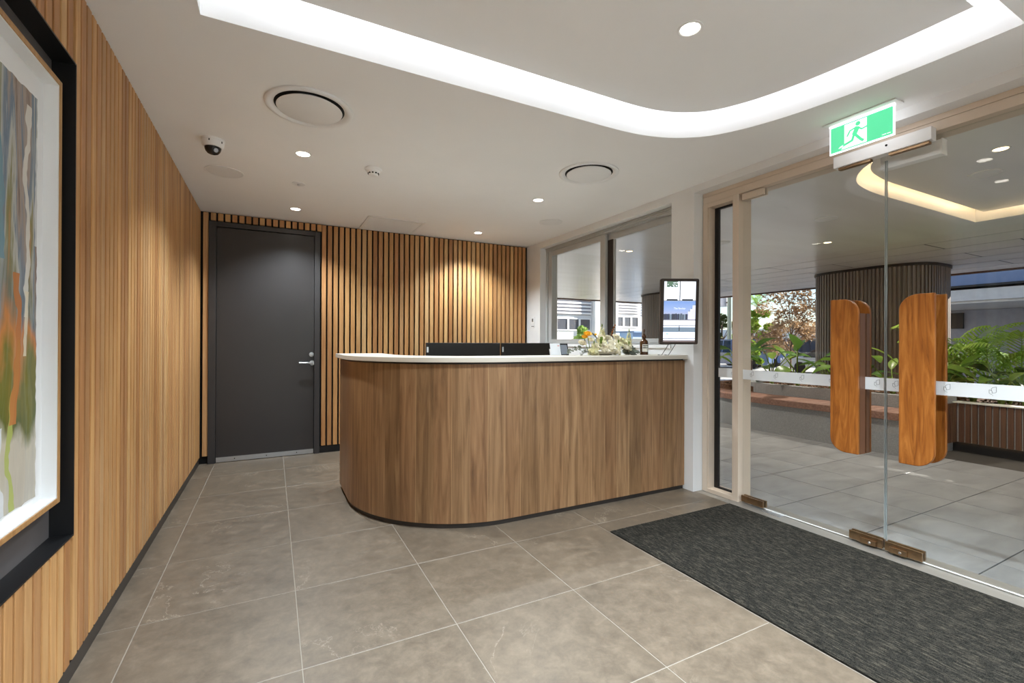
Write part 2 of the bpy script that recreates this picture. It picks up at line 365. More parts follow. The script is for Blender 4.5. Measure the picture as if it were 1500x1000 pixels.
# near wall behind the camera; its unseen window is added to let daylight in
wf = MB().box(XL-.2, XL+.25, YN-.12, YN, 0, 2.9).box(XR-.25, XR+.26, YN-.12, YN, 0, 2.9).box(XL+.25, XR-.25, YN-.12, YN, 2.40, 2.9)
struct(wf.build('wall_front', M['plaster']), 'white wall behind the viewer around an added full height window')
w3 = thing('added_window', (1.2, YN-.06, 0), 'unseen full height window added behind the viewer for daylight', None); struct(w3)
MB().box(XL+.25, XR-.25, YN-.10, YN-.03, 0, .05).box(XL+.25, XR-.25, YN-.10, YN-.03, 2.35, 2.40).box(XL+.25, XL+.30, YN-.10, YN-.03, .05, 2.35).box(XR-.30, XR-.25, YN-.10, YN-.03, .05, 2.35).box(1.17, 1.23, YN-.10, YN-.03, .05, 2.35).build('window_frame', M['bronze'], w3)
B(XL+.30, 1.17, YN-.07, YN-.06, .05, 2.35).build('pane', M['glass'], w3); B(1.23, XR-.30, YN-.07, YN-.06, .05, 2.35).build('pane', M['glass'], w3)
struct(B(-16, 3.1, -22, YN-.12, -.3, -.03).build('bounce_ground', plain('pale_concrete', (206, 202, 194), .9)), 'unseen pale ground added behind the viewer to bounce daylight in')  # unseen pale ground, added to bounce daylight up to the ceiling

# ceiling with recessed tray
TRAY = [(-.256, .685), (-.256, 2.155), (1.70, 2.155), (1.88, 2.151), (2.051, 2.128), (2.215, 2.070), (2.375, 1.953), (2.49, 1.762), (2.56, 1.55), (2.60, 1.33), (2.624, 1.1), (2.636, .9), (2.64, .685)]
def smooth_path(p, i0, i1, sub=4):
    out = p[:i0]
    for i in range(i0, i1):
        a, b, c0, d = (Vector(p[max(i-1, i0)]), Vector(p[i]), Vector(p[i+1]), Vector(p[min(i+2, i1)]))
        for j in range(sub):
            t = j/sub
            q = .5*((2*b)+(c0-a)*t+(2*a-5*b+4*c0-d)*t*t+(3*b-a-3*c0+d)*t**3); out.append((q.x, q.y))
    return out+p[i1:]
def inset(p, d):
    n = len(p); out = []; area = sum(p[i][0]*p[(i+1) % n][1]-p[(i+1) % n][0]*p[i][1] for i in range(n)); sg = 1 if area > 0 else -1
    for i in range(n):
        a, b, c0 = Vector(p[i-1]), Vector(p[i]), Vector(p[(i+1) % n])
        e1 = (b-a).normalized(); e2 = (c0-b).normalized(); n1 = Vector((-e1.y, e1.x))*sg; n2 = Vector((-e2.y, e2.x))*sg
        m = (n1+n2).normalized(); q = b+m*(d/max(.3, m.dot(n1))); out.append((q.x, q.y))
    return out
def holed(name, mat, outer, hole, z, up):
    bm = bmesh.new(); es = []
    for loop in (outer, hole):
        vs_ = [bm.verts.new((x, y, z)) for x, y in loop]
        es += [bm.edges.new((vs_[i], vs_[(i+1) % len(vs_)])) for i in range(len(vs_))]
    bmesh.ops.triangle_fill(bm, use_beauty=True, use_dissolve=False, edges=es)
    bmesh.ops.recalc_face_normals(bm, faces=bm.faces)
    for f in bm.faces:
        if (f.normal.z > 0) != up: f.normal_flip()
    return bm
def tray_ceiling(name, mat, outer, path, z, zraft, ztop, gap, ledmat, raftmat, cn):
    bm = holed(name, mat, outer, path, z, False)
    n = len(path); v0 = [bm.verts.new((x, y, z)) for x, y in path]; v1 = [bm.verts.new((x, y, ztop)) for x, y in path]
    for i in range(n): bm.faces.new((v0[i], v0[(i+1) % n], v1[(i+1) % n], v1[i]))
    bm.faces.new(v1)
    m = bpy.data.meshes.new(name); bm.to_mesh(m); bm.free(); m.materials.append(mat)
    m.polygons.foreach_set('use_smooth', [True]*len(m.polygons)); m.set_sharp_from_angle(angle=math.radians(30))
    o = bpy.data.objects.new(name, m); C.objects.link(o); BASE[o.name] = Vector()
    ip = inset(path, gap)
    MB().prism(ip, 'z', zraft, zraft+.03).build('ceiling_raft', raftmat, o)
    lp = inset(path, gap+.03); lb = MB()
    for i in range(len(lp)):
        a, b = Vector((*lp[i], zraft+.10)), Vector((*lp[(i+1) % len(lp)], zraft+.10))
        if (b-a).length > .004: lb.tube([a, b], .008, 6)
    lb.build('light_strip', ledmat, o)
    return o
TP = smooth_path(TRAY, 2, 12)
ce = tray_ceiling('ceiling', M['ceiling'], [(XL-.1, YN), (XR+.02, YN), (XR+.02, YB+.02), (XL-.1, YB+.02)], TP, ZC, 2.572, 2.78, .115, M['led'], M['ceiling'], 'ceiling')
struct(ce, 'white ceiling with a glowing recessed tray')

# ================================================================== BACK DOOR
d1 = thing('door_1', ((DX0+DX1)/2, YB, 0), 'charcoal flush door with lever handle in batten wall', None); struct(d1)
yf = YB-.045
fr = MB().box(DX0, DX0+.063, yf, YB, 0, DZ).box(DX1-.055, DX1, yf, YB, 0, DZ).box(DX0+.063, DX1-.055, yf, YB, DZ-.045, DZ).build('door_frame', M['charcoal2'], d1, bevel=.002)
lf = B(DX0+.066, DX1-.058, YB-.022, YB-.002, .012, DZ-.050).build('door_leaf', M['charcoal'], d1, bevel=.001)
ks = B(DX0+.068, DX1-.060, YB-.030, YB-.0222, .006, .052).build('kick_strip', M['silver'], d1)
sc = MB()
for q in (.18, .5, .82): sc.lathe([(0, -.003), (.005, -.003), (.006, 0)], (DX0+.068+q*.88, YB-.030, .030), 8, 'y')
sc.build('screw', M['darkmetal'], ks)
hx, hz = .377, .972
hd = MB().lathe([(0, -.012), (.024, -.012), (.027, -.008), (.027, 0)], (hx, YB-.022, hz), 24, 'y')
hd.tube([(hx, YB-.03, hz), (hx, YB-.075, hz), (hx-.015, YB-.086, hz), (hx-.06, YB-.088, hz+.004), (hx-.13, YB-.084, hz+.006)], [.010, .010, .011, .010, .009], 10)
hd.build('lever_handle', M['silver'], d1, smooth=40)
MB().lathe([(0, -.016), (.010, -.016), (.012, -.012), (.022, -.011), (.025, -.007), (.025, 0)], (hx-.006, YB-.022, 1.062), 24, 'y').build('lock_cylinder', M['silver'], d1, smooth=30)

# ================================================================== ART NICHE
an = thing('art_niche', (XL-.06, (NY0+NY1)/2, NZ0), 'black lined niche sunk into the left batten wall', 'niche')
t = .006
MB().box(XL-.076, XL+.003, NY1-t, NY1, NZ0, NZ1).box(XL-.076, XL+.003, NY0, NY0+t, NZ0, NZ1).box(XL-.076, XL+.003, NY0+t, NY1-t, NZ1-t, NZ1).box(XL-.076, XL+.003, NY0+t, NY1-t, NZ0, NZ0+t).build('reveal', M['blackp'], an)
M['nichegrey'] = plain('dark_grey_panel', (92, 88, 88), .5)
B(XL-.0755, XL-.062, NY0+t, NY1-t, NZ0+t, NZ1-t).build('back_panel', M['nichegrey'], an)
AY0, AY1, AZ0, AZ1 = .86, 2.104, .652, 2.078
xf = -.640; xbk = XL-.0615
pic = thing('framed_painting', (xbk, (AY0+AY1)/2, AZ0), 'abstract painting in oak box frame hung in the black niche', 'painting')
w = .017
fm = MB()
fm.box(xbk, xf, AY1-w, AY1, AZ0, AZ1).box(xbk, xf, AY0, AY0+w, AZ0, AZ1).box(xbk, xf, AY0+w, AY1-w, AZ1-w, AZ1).box(xbk, xf, AY0+w, AY1-w, AZ0, AZ0+w)
fm.build('frame', M['oak'], pic, bevel=.0015)
mb = MB(); i0, i1, j0, j1 = AY0+w, AY1-w, AZ0+w, AZ1-w
mb.box(xbk, xf-.003, i1-.004, i1, j0, j1).box(xbk, xf-.003, i0, i0+.004, j0, j1).box(xbk, xf-.003, i0+.004, i1-.004, j1-.004, j1).box(xbk, xf-.003, i0+.004, i1-.004, j0, j0+.004)
mb.box(xbk, xbk+.006, i0+.004, i1-.004, j0+.004, j1-.004).build('mount', M['white'], pic)
# painted sheet with torn edges
k = NM('abstract_paint', .6, 0, .2)
co = k.coords(); sp = k.n('SeparateXYZ'); k.l(co, sp.inputs[0]); Y_, Z_ = sp.outputs[1], sp.outputs[2]
wob = k.noise(k.coords((1, 1, .9)), 2.2, 4, .6)
yy = k.math('ADD', Y_, k.math('MULTIPLY', k.math('SUBTRACT', wob, .5), .22))
st = k.noise(k.coords((0, 10, .75)), 1.3, 6, .6, .8)
base = k.ramp(st, [(.22, srgb(58, 52, 66)), (.34, srgb(112, 92, 84)), (.42, srgb(176, 160, 148)), (.48, srgb(108, 130, 150)), (.55, srgb(196, 196, 190)), (.62, srgb(134, 132, 84)), (.70, srgb(206, 150, 104)), (.80, srgb(84, 76, 92))])
zone = k.math('ADD', k.math('DIVIDE', Z_, 1.4), k.math('MULTIPLY', k.math('SUBTRACT', k.noise(k.coords((1, 3, 1.5)), 2.5, 5), .5), .35))
low = k.ramp(zone, [(.0, srgb(186, 178, 164)), (.16, srgb(198, 190, 172)), (.22, srgb(92, 98, 30)), (.34, srgb(116, 112, 40)), (.40, srgb(206, 130, 70)), (.46, srgb(96, 110, 118)), (.60, srgb(136, 118, 110)), (1, srgb(120, 112, 110))])
lm = k.ramp(zone, [(.40, (.85,)*3+(1,)), (.56, (.12,)*3+(1,))])
c1 = k.mix(lm, base, low)
def stroke(cin, yc, wd, z0, z1, rgb, slant=0):
    yv = k.math('SUBTRACT', k.math('ADD', yy, k.math('MULTIPLY', Z_, slant)), yc)
    m = k.math('LESS_THAN', k.math('ABSOLUTE', yv), wd); m = k.math('MULTIPLY', m, k.math('MULTIPLY', k.math('GREATER_THAN', Z_, z0), k.math('LESS_THAN', Z_, z1)))
    return k.mix(k.math('MULTIPLY', m, .9), cin, srgb(*rgb))
for a in ((.30, .016, .05, 1.0, (196, 200, 136), .05), (.47, .012, .62, 1.28, (222, 218, 210), 0), (.475, .013, .50, .70, (222, 212, 190), 0), (.40, .012, .0, .55, (170, 178, 96), -.04), (.36, .02, .78, 1.3, (116, 150, 164), .06), (.54, .016, .85, 1.2, (214, 214, 214), 0), (.33, .03, .0, .30, (214, 216, 220), 0), (.20, .03, .3, 1.3, (150, 166, 170), .04), (.43, .018, .30, .75, (190, 120, 66), .02)): c1 = stroke(c1, *a)
k.col(c1); M['paint'] = k.m
# ragged outline
random.seed(3); pts = []
a0, a1, b0, b1 = AY0+.075, AY1-.075, AZ0+.045, AZ1-.10
N = 60
for i in range(N): pts.append((a0+(a1-a0)*i/N, b0+random.uniform(-.003, .003)))
for i in range(N): pts.append((a1+random.uniform(-.003, .003), b0+(b1-b0)*i/N))
for i in range(N): pts.append((a1-(a1-a0)*i/N, b1+random.uniform(-.003, .003)))
for i in range(N): pts.append((a0+random.uniform(-.003, .003), b1-(b1-b0)*i/N))
MB().prism(pts, 'x', xbk+.007, xbk+.010).build('painted_sheet', M['paint'], pic)

# ================================================================== CEILING FITTINGS
def downlight(x, y, z, label, lens=None, power=DOWN_W, col=(.83, .935, 1.0), r=.046, group='recessed ceiling downlights in the lobby', spot=125):
    t = thing('downlight', (x, y, z), label, 'downlight', group)
    MB().lathe([(r+.008, 0), (r+.008, -.003), (r+.002, -.004), (r-.004, -.002), (r-.006, 0)], (x, y, z-.0003), 32).build('trim_ring', M['white'], t, smooth=40)
    MB().disc((x, y, z-.0012), r-.005, 28, flip=True).build('lens', lens or M['lens'], t)
    ld = bpy.data.lights.new('downlight_beam', 'SPOT'); ld.energy = power; ld.color = col; ld.spot_size = math.radians(spot); ld.spot_blend = .75; ld.shadow_soft_size = .035
    lo = bpy.data.objects.new('downlight_beam', ld); C.objects.link(lo); lo.location = (0, 0, -.02); lo.parent = t
    return t
downlight(.178, 3.43, ZC, 'lit downlight between the large round diffuser and the small sprinkler disc')
downlight(.190, 4.886, ZC, 'lit downlight in the ceiling just in front of the charcoal door')
downlight(2.10, 3.551, ZC, 'lit downlight beyond the diffuser over the reception counter')
downlight(2.115, 4.942, ZC, 'lit downlight washing the right end of the batten back wall')
RZ = 2.572
downlight(1.612, 1.43, RZ, 'bright downlight in the raised ceiling raft inside the tray')
downlight(.885, 1.545, RZ, 'raft downlight just above the picture top, left of the bright one')
for i, (x, y) in enumerate(((.2, .0), (1.2, -.3), (2.3, .0), (.2, -1.3), (1.2, -1.5), (2.3, -1.3))): downlight(x, y, ZC, ['fill downlight added behind the viewer near the batten wall', 'fill downlight added behind the viewer in the middle of the ceiling', 'fill downlight added behind the viewer near the glass doors', 'rearmost added fill downlight near the batten wall', 'rearmost added fill downlight in the middle of the ceiling', 'rearmost added fill downlight near the door wall'][i], power=DOWN_W*1.9)  # unseen downlights, added behind the camera as strong fill
def diffuser(x, y, label):
    t = thing('air_diffuser', (x, y, ZC), label, 'air vent', 'round ceiling air diffusers')
    MB().lathe([(.222, -.001), (.221, -.008), (.214, -.013), (.204, -.014), (.192, -.011), (.180, -.004), (.176, -.001)], (x, y, ZC), 64).build('outer_ring', M['white'], t, smooth=40)
    MB().lathe([(.178, -.0015), (.150, -.0015)], (x, y, ZC), 48).build('air_gap', M['black'], t)
    MB().lathe([(0.0001, -.016), (.160, -.016), (.165, -.0145), (.166, -.012), (.158, -.0095), (.0001, -.0095)], (x, y, ZC), 64).build('centre_disc', M['white'], t, smooth=40)
    MB().lathe([(.012, -.0095), (.012, -.001)], (x, y, ZC), 12).build('hanger', M['darkmetal'], t)
diffuser(.175, 2.735, 'round white air diffuser near the left batten wall'); diffuser(2.098, 2.805, 'round white air diffuser above the reception counter')
def flat_disc(name, x, y, r, label, cat, thick=.004):
    t = thing(name, (x, y, ZC), label, cat)
    MB().lathe([(r+.006, 0), (r+.006, -thick), (r, -thick-.0008), (r-.004, -thick+.001)], (x, y, ZC), 48).build('rim', M['white'], t, smooth=40)
    MB().disc((x, y, ZC-thick+.0012), r-.003, 48, flip=True).build('cover', M['white'], t); return t
flat_disc('ceiling_speaker', -.328, 4.069, .122, 'flush white ceiling speaker cover behind the dome camera', 'speaker')
flat_disc('ceiling_speaker', 2.604, 4.143, .118, 'faint flush white ceiling speaker cover near the sliding window', 'speaker', .003)
t = flat_disc('fire_sprinkler', .181, 4.092, .044, 'tiny white concealed sprinkler disc between two downlights', 'sprinkler')
MB().lathe([(.0001, -.018), (.008, -.018), (.010, -.004)], (.181, 4.092, ZC), 12).build('nozzle', M['silver'], t)
t = thing('smoke_detector', (.652, 3.478, ZC), 'white smoke detector on the ceiling right of the downlight', 'smoke detector')
MB().lathe([(.060, 0), (.060, -.010), (.055, -.016), (.048, -.018)], (.652, 3.478, ZC), 32).build('base', M['white'], t, smooth=40)
MB().lathe([(.048, -.018), (.046, -.026), (.040, -.034), (.036, -.036), (.034, -.046), (.026, -.054), (.0001, -.056)], (.652, 3.478, ZC), 32).build('sensor_head', M['white'], t, smooth=40)
mb = MB()
for j in range(10):
    a = 2*PI*j/10; p = Vector((.652+.0385*math.cos(a), 3.478+.0385*math.sin(a), ZC-.038)); mb.obox(p, Vector((math.cos(a), math.sin(a), 0)), Vector((-math.sin(a), math.cos(a), 0)), Vector((0, 0, 1)), (-.006, .0015), (-.006, .006), (-.004, .004))
mb.build('vent_slots', M['black'], t)
# dome camera
cx_, cy_ = -.340, 3.455
t = thing('dome_camera', (cx_, cy_, ZC), 'white dome security camera on the ceiling by the left wall', 'camera')
MB().lathe([(.064, 0), (.064, -.012), (.062, -.014), (.060, -.040), (.052, -.050), (.046, -.051)], (cx_, cy_, ZC), 40).build('housing', M['white'], t, smooth=40)
MB().lathe([(.046, -.049), (.045, -.060), (.040, -.074), (.030, -.086), (.016, -.092), (.0001, -.094)], (cx_, cy_, ZC), 32).build('dome_lens', M['screenblack'], t, smooth=60)
dv = Vector((.45, -.8, -.45)).normalized(); p = Vector((cx_, cy_, ZC-.056))+dv*.036
MB().tube([p, p+dv*.012], .013, 16).build('camera_eye', M['silver'], t)
for sg in (-1, 1): MB().obox((cx_, cy_, ZC-.022), Vector((math.cos(-1.2+sg*.6), math.sin(-1.2+sg*.6), 0)), Vector((-math.sin(-1.2+sg*.6), math.cos(-1.2+sg*.6), 0)), Vector((0, 0, 1)), (.058, .0635), (-.003, .003), (-.006, .006)).build('housing_screw', M['darkmetal'], t)
# return air grille
g0, g1, h0, h1 = .850, 1.448, 4.79, 5.376
t = thing('return_air_grille', ((g0+g1)/2, (h0+h1)/2, ZC), 'square white return air grille beside the back wall', 'air vent')
MB().box(g0, g1, h0, h0+.03, ZC-.008, ZC-.0005).box(g0, g1, h1-.03, h1, ZC-.008, ZC-.0005).box(g0, g0+.03, h0+.03, h1-.03, ZC-.008, ZC-.0005).box(g1-.03, g1, h0+.03, h1-.03, ZC-.008, ZC-.0005).build('frame', M['white'], t, bevel=.002)
B(g0+.03, g1-.03, h0+.03, h1-.03, ZC-.0015, ZC-.0005).build('duct_opening', plain('grille_shadow', (120, 120, 120), .9), t)
mb = MB(); nb = 44
for i in range(nb):
    x = g0+.03+(g1-g0-.06)*(i+.5)/nb; mb.box(x-.0035, x+.0035, h0+.03, h1-.03, ZC-.006, ZC-.0016)
    y = h0+.03+(h1-h0-.06)*(i+.5)/nb; mb.box(g0+.03, g1-.03, y-.0035, y+.0035, ZC-.0065, ZC-.0016)
tag(mb.build('grille_mesh', M['white'], t), kind='stuff')

# ================================================================== EXIT SIGN
M['exitgreen'] = emis('exit_green', (92, 220, 162), .78); M['exitwhite'] = emis('exit_white', (245, 246, 248), .95); M['exitedge'] = emis('lit_acrylic_edge', (250, 252, 255), 1.6)
ex, e0, e1, ez0, ez1 = 2.890, 1.222, 1.539, 2.297, 2.452
t = thing('exit_sign', (ex, (e0+e1)/2, ZC), 'green running man exit sign hanging by the glass doors', 'sign')
B(ex-.045, ex+.045, e0-.022, e1+.022, ZC-.008, ZC-.0005).build('mounting_plate', M['white'], t, bevel=.002)
B(ex-.008, ex+.008, e0, e1, ez1, ZC-.008).build('light_bar', M['exitedge'], t)
B(ex-.004, ex+.004, e0, e1, ez0, ez1).build('acrylic_panel', M['exitedge'], t)
g = .007
B(ex-.0055, ex-.0041, e0+g, e1-g, ez0+g, ez1-.002).build('green_panel', M['exitgreen'], t)
# sign-plane coordinates: u to the viewer's right (= -Y), v up, both in units of the panel height
hh = ez1-ez0-.012
def sp_(u, v_): return ((e0+e1)/2+.028-u*hh, ez0+.008+v_*hh)
def flat(poly, x0, x1, name, mat): return MB().prism([sp_(*p) for p in poly], 'x', x0, x1).build(name, mat, t)
flat([(-.36, .03), (.42, .03), (.42, .97), (-.36, .97)], ex-.0062, ex-.0055, 'white_doorway', M['exitwhite'])
gm = MB()
def gp(poly): gm.prism([sp_(*p) for p in poly], 'x', ex-.0070, ex-.0062)
import itertools
gp([(.12+.085*math.cos(a*PI/10), .845+.085*math.sin(a*PI/10)) for a in range(20)])
def limb(pts, wd):
    for (a, b) in zip(pts[:-1], pts[1:]):
        a, b = Vector(a), Vector(b); d = (b-a).normalized(); n = Vector((-d.y, d.x))*wd/2; a2, b2 = a-d*wd*.2, b+d*wd*.2
        gp([tuple(a2-n), tuple(b2-n), tuple(b2+n), tuple(a2+n)])
limb([(.10, .70), (.00, .48)], .17)
limb([(.04, .72), (-.16, .66), (-.26, .48)], .055)
limb([(.12, .70), (.25, .58), (.42, .62)], .055)
limb([(-.02, .46), (-.08, .26), (-.42, .16)], .085)
limb([(.02, .46), (.22, .20), (.30, .13)], .095)
gm.build('running_figure', M['exitgreen'], t)
flat([(-.58, .10), (-.40, .13), (-.40, .20), (-.50, .17)], ex-.0070, ex-.0055, 'white_foot_outline', M['exitwhite'])
flat([(-.47, .03), (-.36, .03), (-.36, .20)], ex-.0062, ex-.0055, 'white_shadow', M['exitwhite'])
for q in range(2): flat([(.92+q*.16, .06), (1.05+q*.14, .06), (1.05+q*.14, .085), (.92+q*.16, .085)], ex-.0062, ex-.0055, 'maker_mark', M['exitwhite'])

# ================================================================== ENTRANCE: frame, sidelight, doors
ef = thing('trim_2', (XF+.06, 1.5, 0), 'champagne aluminium entrance frame around the glass', None); struct(ef)
XB = 3.268
MB().box(XF, XB, .36, PY0-.004, HZ-.032, HZ).build('top_cover', M['bronze'], ef, bevel=.002)
MB().box(XF-.002, XB, .36, PY0-.008, 2.330, HZ-.034).build('transom', M['bronze'], ef, bevel=.002)
MB().box(XF, XB, 2.585, PY0-.004, 0, 2.330).box(XF+.006, XF+.09, 2.575, 2.585, .03, 2.30).build('jamb', M['bronze'], ef, bevel=.002)
MB().box(XF, XB, 2.305, 2.357, 0, 2.330).build('mullion', M['bronze'], ef, bevel=.002)
MB().box(XF, XB, .36, .44, 0, 2.330).build('jamb', M['bronze'], ef, bevel=.002)
MB().box(XF, XB, 2.357, 2.585, 0, .032).box(XF, XB, 2.357, 2.585, 2.296, 2.330).build('sidelight_rail', M['bronze'], ef, bevel=.002)
# sidelight
sl = thing('window_1', (3.20, 2.47, .03), 'tall narrow glass sidelight beside the doors', None); struct(sl)
MB().box(3.194, 3.218, 2.357, 2.366, .032, 2.296).box(3.194, 3.218, 2.540, 2.585, .032, 2.296).box(3.194, 3.218, 2.366, 2.540, .032, .044).box(3.194, 3.218, 2.366, 2.540, 2.282, 2.296).build('glazing_bead', M['blackp'], sl)
B(3.200, 3.210, 2.366, 2.540, .044, 2.282).build('pane', M['glass'], sl)
M['film'] = plain('frosted_white_film', (226, 229, 231), .6, var=.01)
M['ink'] = plain('grey_print', (120, 124, 126), .6)
BZ0, BZ1 = .930, 1.003
B(3.1985, 3.1997, 2.366, 2.540, BZ0, BZ1).build('frosted_band', M['film'], sl)
def logo(parent, x, yc, zc, sc=1.0):
    m = MB(); q = .0016
    def line(pts):
        for a, b in zip(pts[:-1], pts[1:]):
            a = Vector((yc-a[0]*sc, zc+a[1]*sc)); b = Vector((yc-b[0]*sc, zc+b[1]*sc)); d = (b-a).normalized(); n = Vector((-d.y, d.x))*q/2
            m.prism([tuple(a-n), tuple(b-n), tuple(b+n), tuple(a+n)], 'x', x-.0006, x)
    line([(.017, .024), (.017, .000), (.014, -.004), (.006, -.006), (.002, -.007), (.002, .001), (-.001, .006), (-.001, .014), (.003, .020), (.009, .022), (.017, .024)])
    line([(-.009, .009), (-.009, -.007), (-.005, -.012), (.002, -.014)]); line([(-.009, .009), (-.002, .006), (.002, .001)]); line([(.003, -.017), (.0045, -.020)]); line([(.000, -.007), (.005, -.007)])
    return m.build('band_emblem', M['ink'], parent)
logo(sl, 3.1983, 2.412, .966)
# glass doors
GX0, GX1 = 3.150, 3.162
def rounded(poly, rads, n=10):
    out = []
    for i, p in enumerate(poly):
        r = rads[i]; p = Vector(p)
        if r <= 0: out.append(tuple(p)); continue
        a = (Vector(poly[i-1])-p).normalized(); b = (Vector(poly[(i+1) % len(poly)])-p).normalized(); cc = p+(a+b)*r
        v0, v1 = p+a*r-cc, p+b*r-cc
        for j in range(n+1):
            t_ = j/n; q = cc+(v0*math.cos(t_*PI/2)+v1*math.sin(t_*PI/2)); out.append(tuple(q))
    return out
def glass_door(name, y0, y1, label, hy0, hy1, seam_high, emblems):
    d = thing(name, ((GX0+GX1)/2, (y0+y1)/2, .012), label, None); struct(d)
    B(GX0, GX1, y0+.002, y1-.002, .012, 2.322).build('pane', M['glass'], d)
    ys = y0 if seam_high else y1                  # free edge at the meeting seam
    sgn = 1 if seam_high else -1
    B(GX0, GX1, ys, ys+sgn*.002, .07, 2.262).build('polished_edge', plain('pale_glass_edge', (176, 184, 184), .25), d)
    B(GX0+.001, GX1-.001, y0+.002, y1-.002, .0085, .0118).build('bottom_seal', M['white'], d)
    yh = y1 if seam_high else y0
    # patch fittings: bottom and top at hinge, bottom at seam
    for nm, a, b, z0, z1 in (('hinge_patch', yh-sgn*.178, yh-sgn*.004, .016, .062), ('hinge_patch', yh-sgn*.178, yh-sgn*.004, 2.276, 2.324), ('lock_patch', ys+sgn*.004, ys+sgn*.176, .016, .066)):
        pmat = M['bronze'] if z0 > 1 else M['brass']
        pt = MB().box(GX0-.018, GX0-.0005, a, b, z0, z1).box(GX1+.0005, GX1+.018, a, b, z0, z1).build(nm, pmat, d, bevel=.0015)
        if nm == 'lock_patch':
            ya, yb = ys+sgn*.03, ys+sgn*.112
            B(GX0-.034, GX0-.0182, ya, yb, .018, .048).build('lock_case', M['brass'], pt, bevel=.002)
            MB().lathe([(.0001, -.006), (.006, -.006), (.0075, 0)], (GX0-.034, (ya+yb)/2-.012, .033), 12, 'x').build('keyhole', M['silver'], pt)
    # frosted band and emblems
    B(GX0-.0016, GX0-.0004, y0+.004, y1-.004, BZ0, BZ1).build('frosted_band', M['film'], d)
    for yy_ in emblems: logo(d, GX0-.0018, yy_, .967)
    # pull handles (timber blade with a solid web on the seam side), inside and outside
    z0, z1 = .545, 1.470
    poly = [(hy0, z0), (hy1, z0), (hy1, z1), (hy0, z1)]       # (y,z)
    if seam_high: rads = [0, .085, 0, .085]                    # seam side is low y: round low-far and high-near corners
    else: rads = [.085, 0, .085, 0]
    pr = rounded(poly, rads)
    for nm, xa, xb, xw in (('pull_handle', 3.068, 3.090, GX0-.0005), ('outer_pull_handle', 3.222, 3.200, GX1+.0005)):
        h = MB().prism(pr, 'x', min(xa, xb), max(xa, xb)).build(nm, M['cherry'], d, bevel=.004)
        wa, wb_ = (hy0, hy0+.06) if seam_high else (hy1-.06, hy1)
        lo_z = z0 if seam_high else z0+.0; 
        za, zb = (z0, z1-.088) if seam_high else (z0, z1-.088)
        B(min(xb, xw), max(xb, xw), wa, wb_, za, zb).build('handle_web', plain('brown_stained_edge', (122, 82, 58), .4), h)
    return d
SEAM = 1.376
glass_door('door_2', SEAM+.003, 2.290, 'glass entrance leaf next to the sidelight with timber pull', 1.477, 1.630, True, [2.216, 2.033, 1.853, 1.668, 1.42])
glass_door('door_3', .455, SEAM-.003, 'glass entrance leaf at the right edge with timber pull', 1.122, 1.278, False, [1.33, 1.104, .930, .747, .565])
# door strike housing over the seam
t = thing('door_strike_housing', (3.09, 1.37, 2.28), 'white box housing on the transom above the door seam', 'door hardware')
B(3.062, 3.118, 1.135, 1.612, 2.276, 2.345).build('housing', M['white'], t, bevel=.002)
B(3.075, 3.105, 1.15, 1.33, 2.262, 2.276).build('strike_bar', M['brass'], t); B(3.075, 3.105, 1.42, 1.59, 2.262, 2.276).build('strike_bar', M['brass'], t)
MB().lathe([(.0001, -.002), (.006, -.002), (.006, 0)], (3.062, 1.335, 2.318), 12, 'x').build('indicator', M['black'], t)
t = thing('outer_strike_box', (3.20, 1.27, 2.25), 'pale box outside the glass under the strike housing', 'door hardware')
B(3.172, 3.230, 1.135, 1.413, 2.222, 2.300).build('box_cover', M['white'], t, bevel=.002); B(3.172, 3.230, 1.129, 1.135, 2.218, 2.304).build('end_cap', M['white'], t)
# threshold
t = B(3.034, 3.27, .44, 2.357, -.02, .003).build('door_threshold', plain('threshold_metal', (150, 146, 140), .35, .5)); tag(t, 'flat metal threshold strip under the glass doors', 'threshold')
t = B(3.10, 3.185, 1.97, 2.10, .0032, .008).build('floor_spring_plate', M['silver']); tag(t, 'shiny floor spring plate under the door hinge corner', 'plate')
# entrance mat with ribs
mb = MB(); nr = 150; x0, x1 = 1.906, 3.032; y0, y1 = YN+.05, 2.312; vs_ = []; fs_ = []
for i in range(2*nr+1):
    z = .0035 if i % 2 else .0075
    x = x0+(x1-x0)*i/(2*nr)
    for y in (y0, y1): vs_.append((x, y+random.uniform(-.002, .002), z))
for i in range(2*nr): fs_.append((2*i, 2*i+2, 2*i+3, 2*i+1))
mb.add(vs_, fs_); mb.box(x0, x1, y0, y1, .0004, .0034)
t = mb.build('entrance_mat', M['mat']); tag(t, 'long dark ribbed entrance mat in front of the glass doors', 'mat')

# ================================================================== SLIDING WINDOW BEHIND THE COUNTER
w2 = thing('window_2', (3.15, 3.96, WZ0), 'grey framed sliding window behind the reception counter', None); struct(w2)
xa, xb = 3.108, 3.25
MB().box(xa, xb, WY0, WY0+.03, WZ0, WZ1).box(xa, xb, WY1-.035, WY1, WZ0, WZ1).box(xa, xb, WY0+.03, WY1-.035, WZ1-.045, WZ1).box(xa, xb, WY0+.03, WY1-.035, WZ0, WZ0+.022).build('window_frame', M['alu'], w2, bevel=.002)
MB().box(xa-.012, xa, WY0, WY1, WZ1-.016, WZ1-.006).box(xa-.008, xa, WY0, WY1, WZ1-.034, WZ1-.026).build('track', M['alu'], w2)
def sash(xs, y0, y1, wL, wR, mat):
    z0, z1 = WZ0+.023, WZ1-.046
    s_ = MB().box(xs, xs+.035, y0, y0+wR, z0, z1).box(xs, xs+.035, y1-wL, y1, z0, z1).box(xs, xs+.035, y0+wR, y1-wL, z1-.062, z1).box(xs, xs+.035, y0+wR, y1-wL, z0, z0+.035).build('sash', mat, w2, bevel=.002)
    B(xs+.014, xs+.020, y0+wR, y1-wL, z0+.035, z1-.062).build('pane', M['glass'], s_)
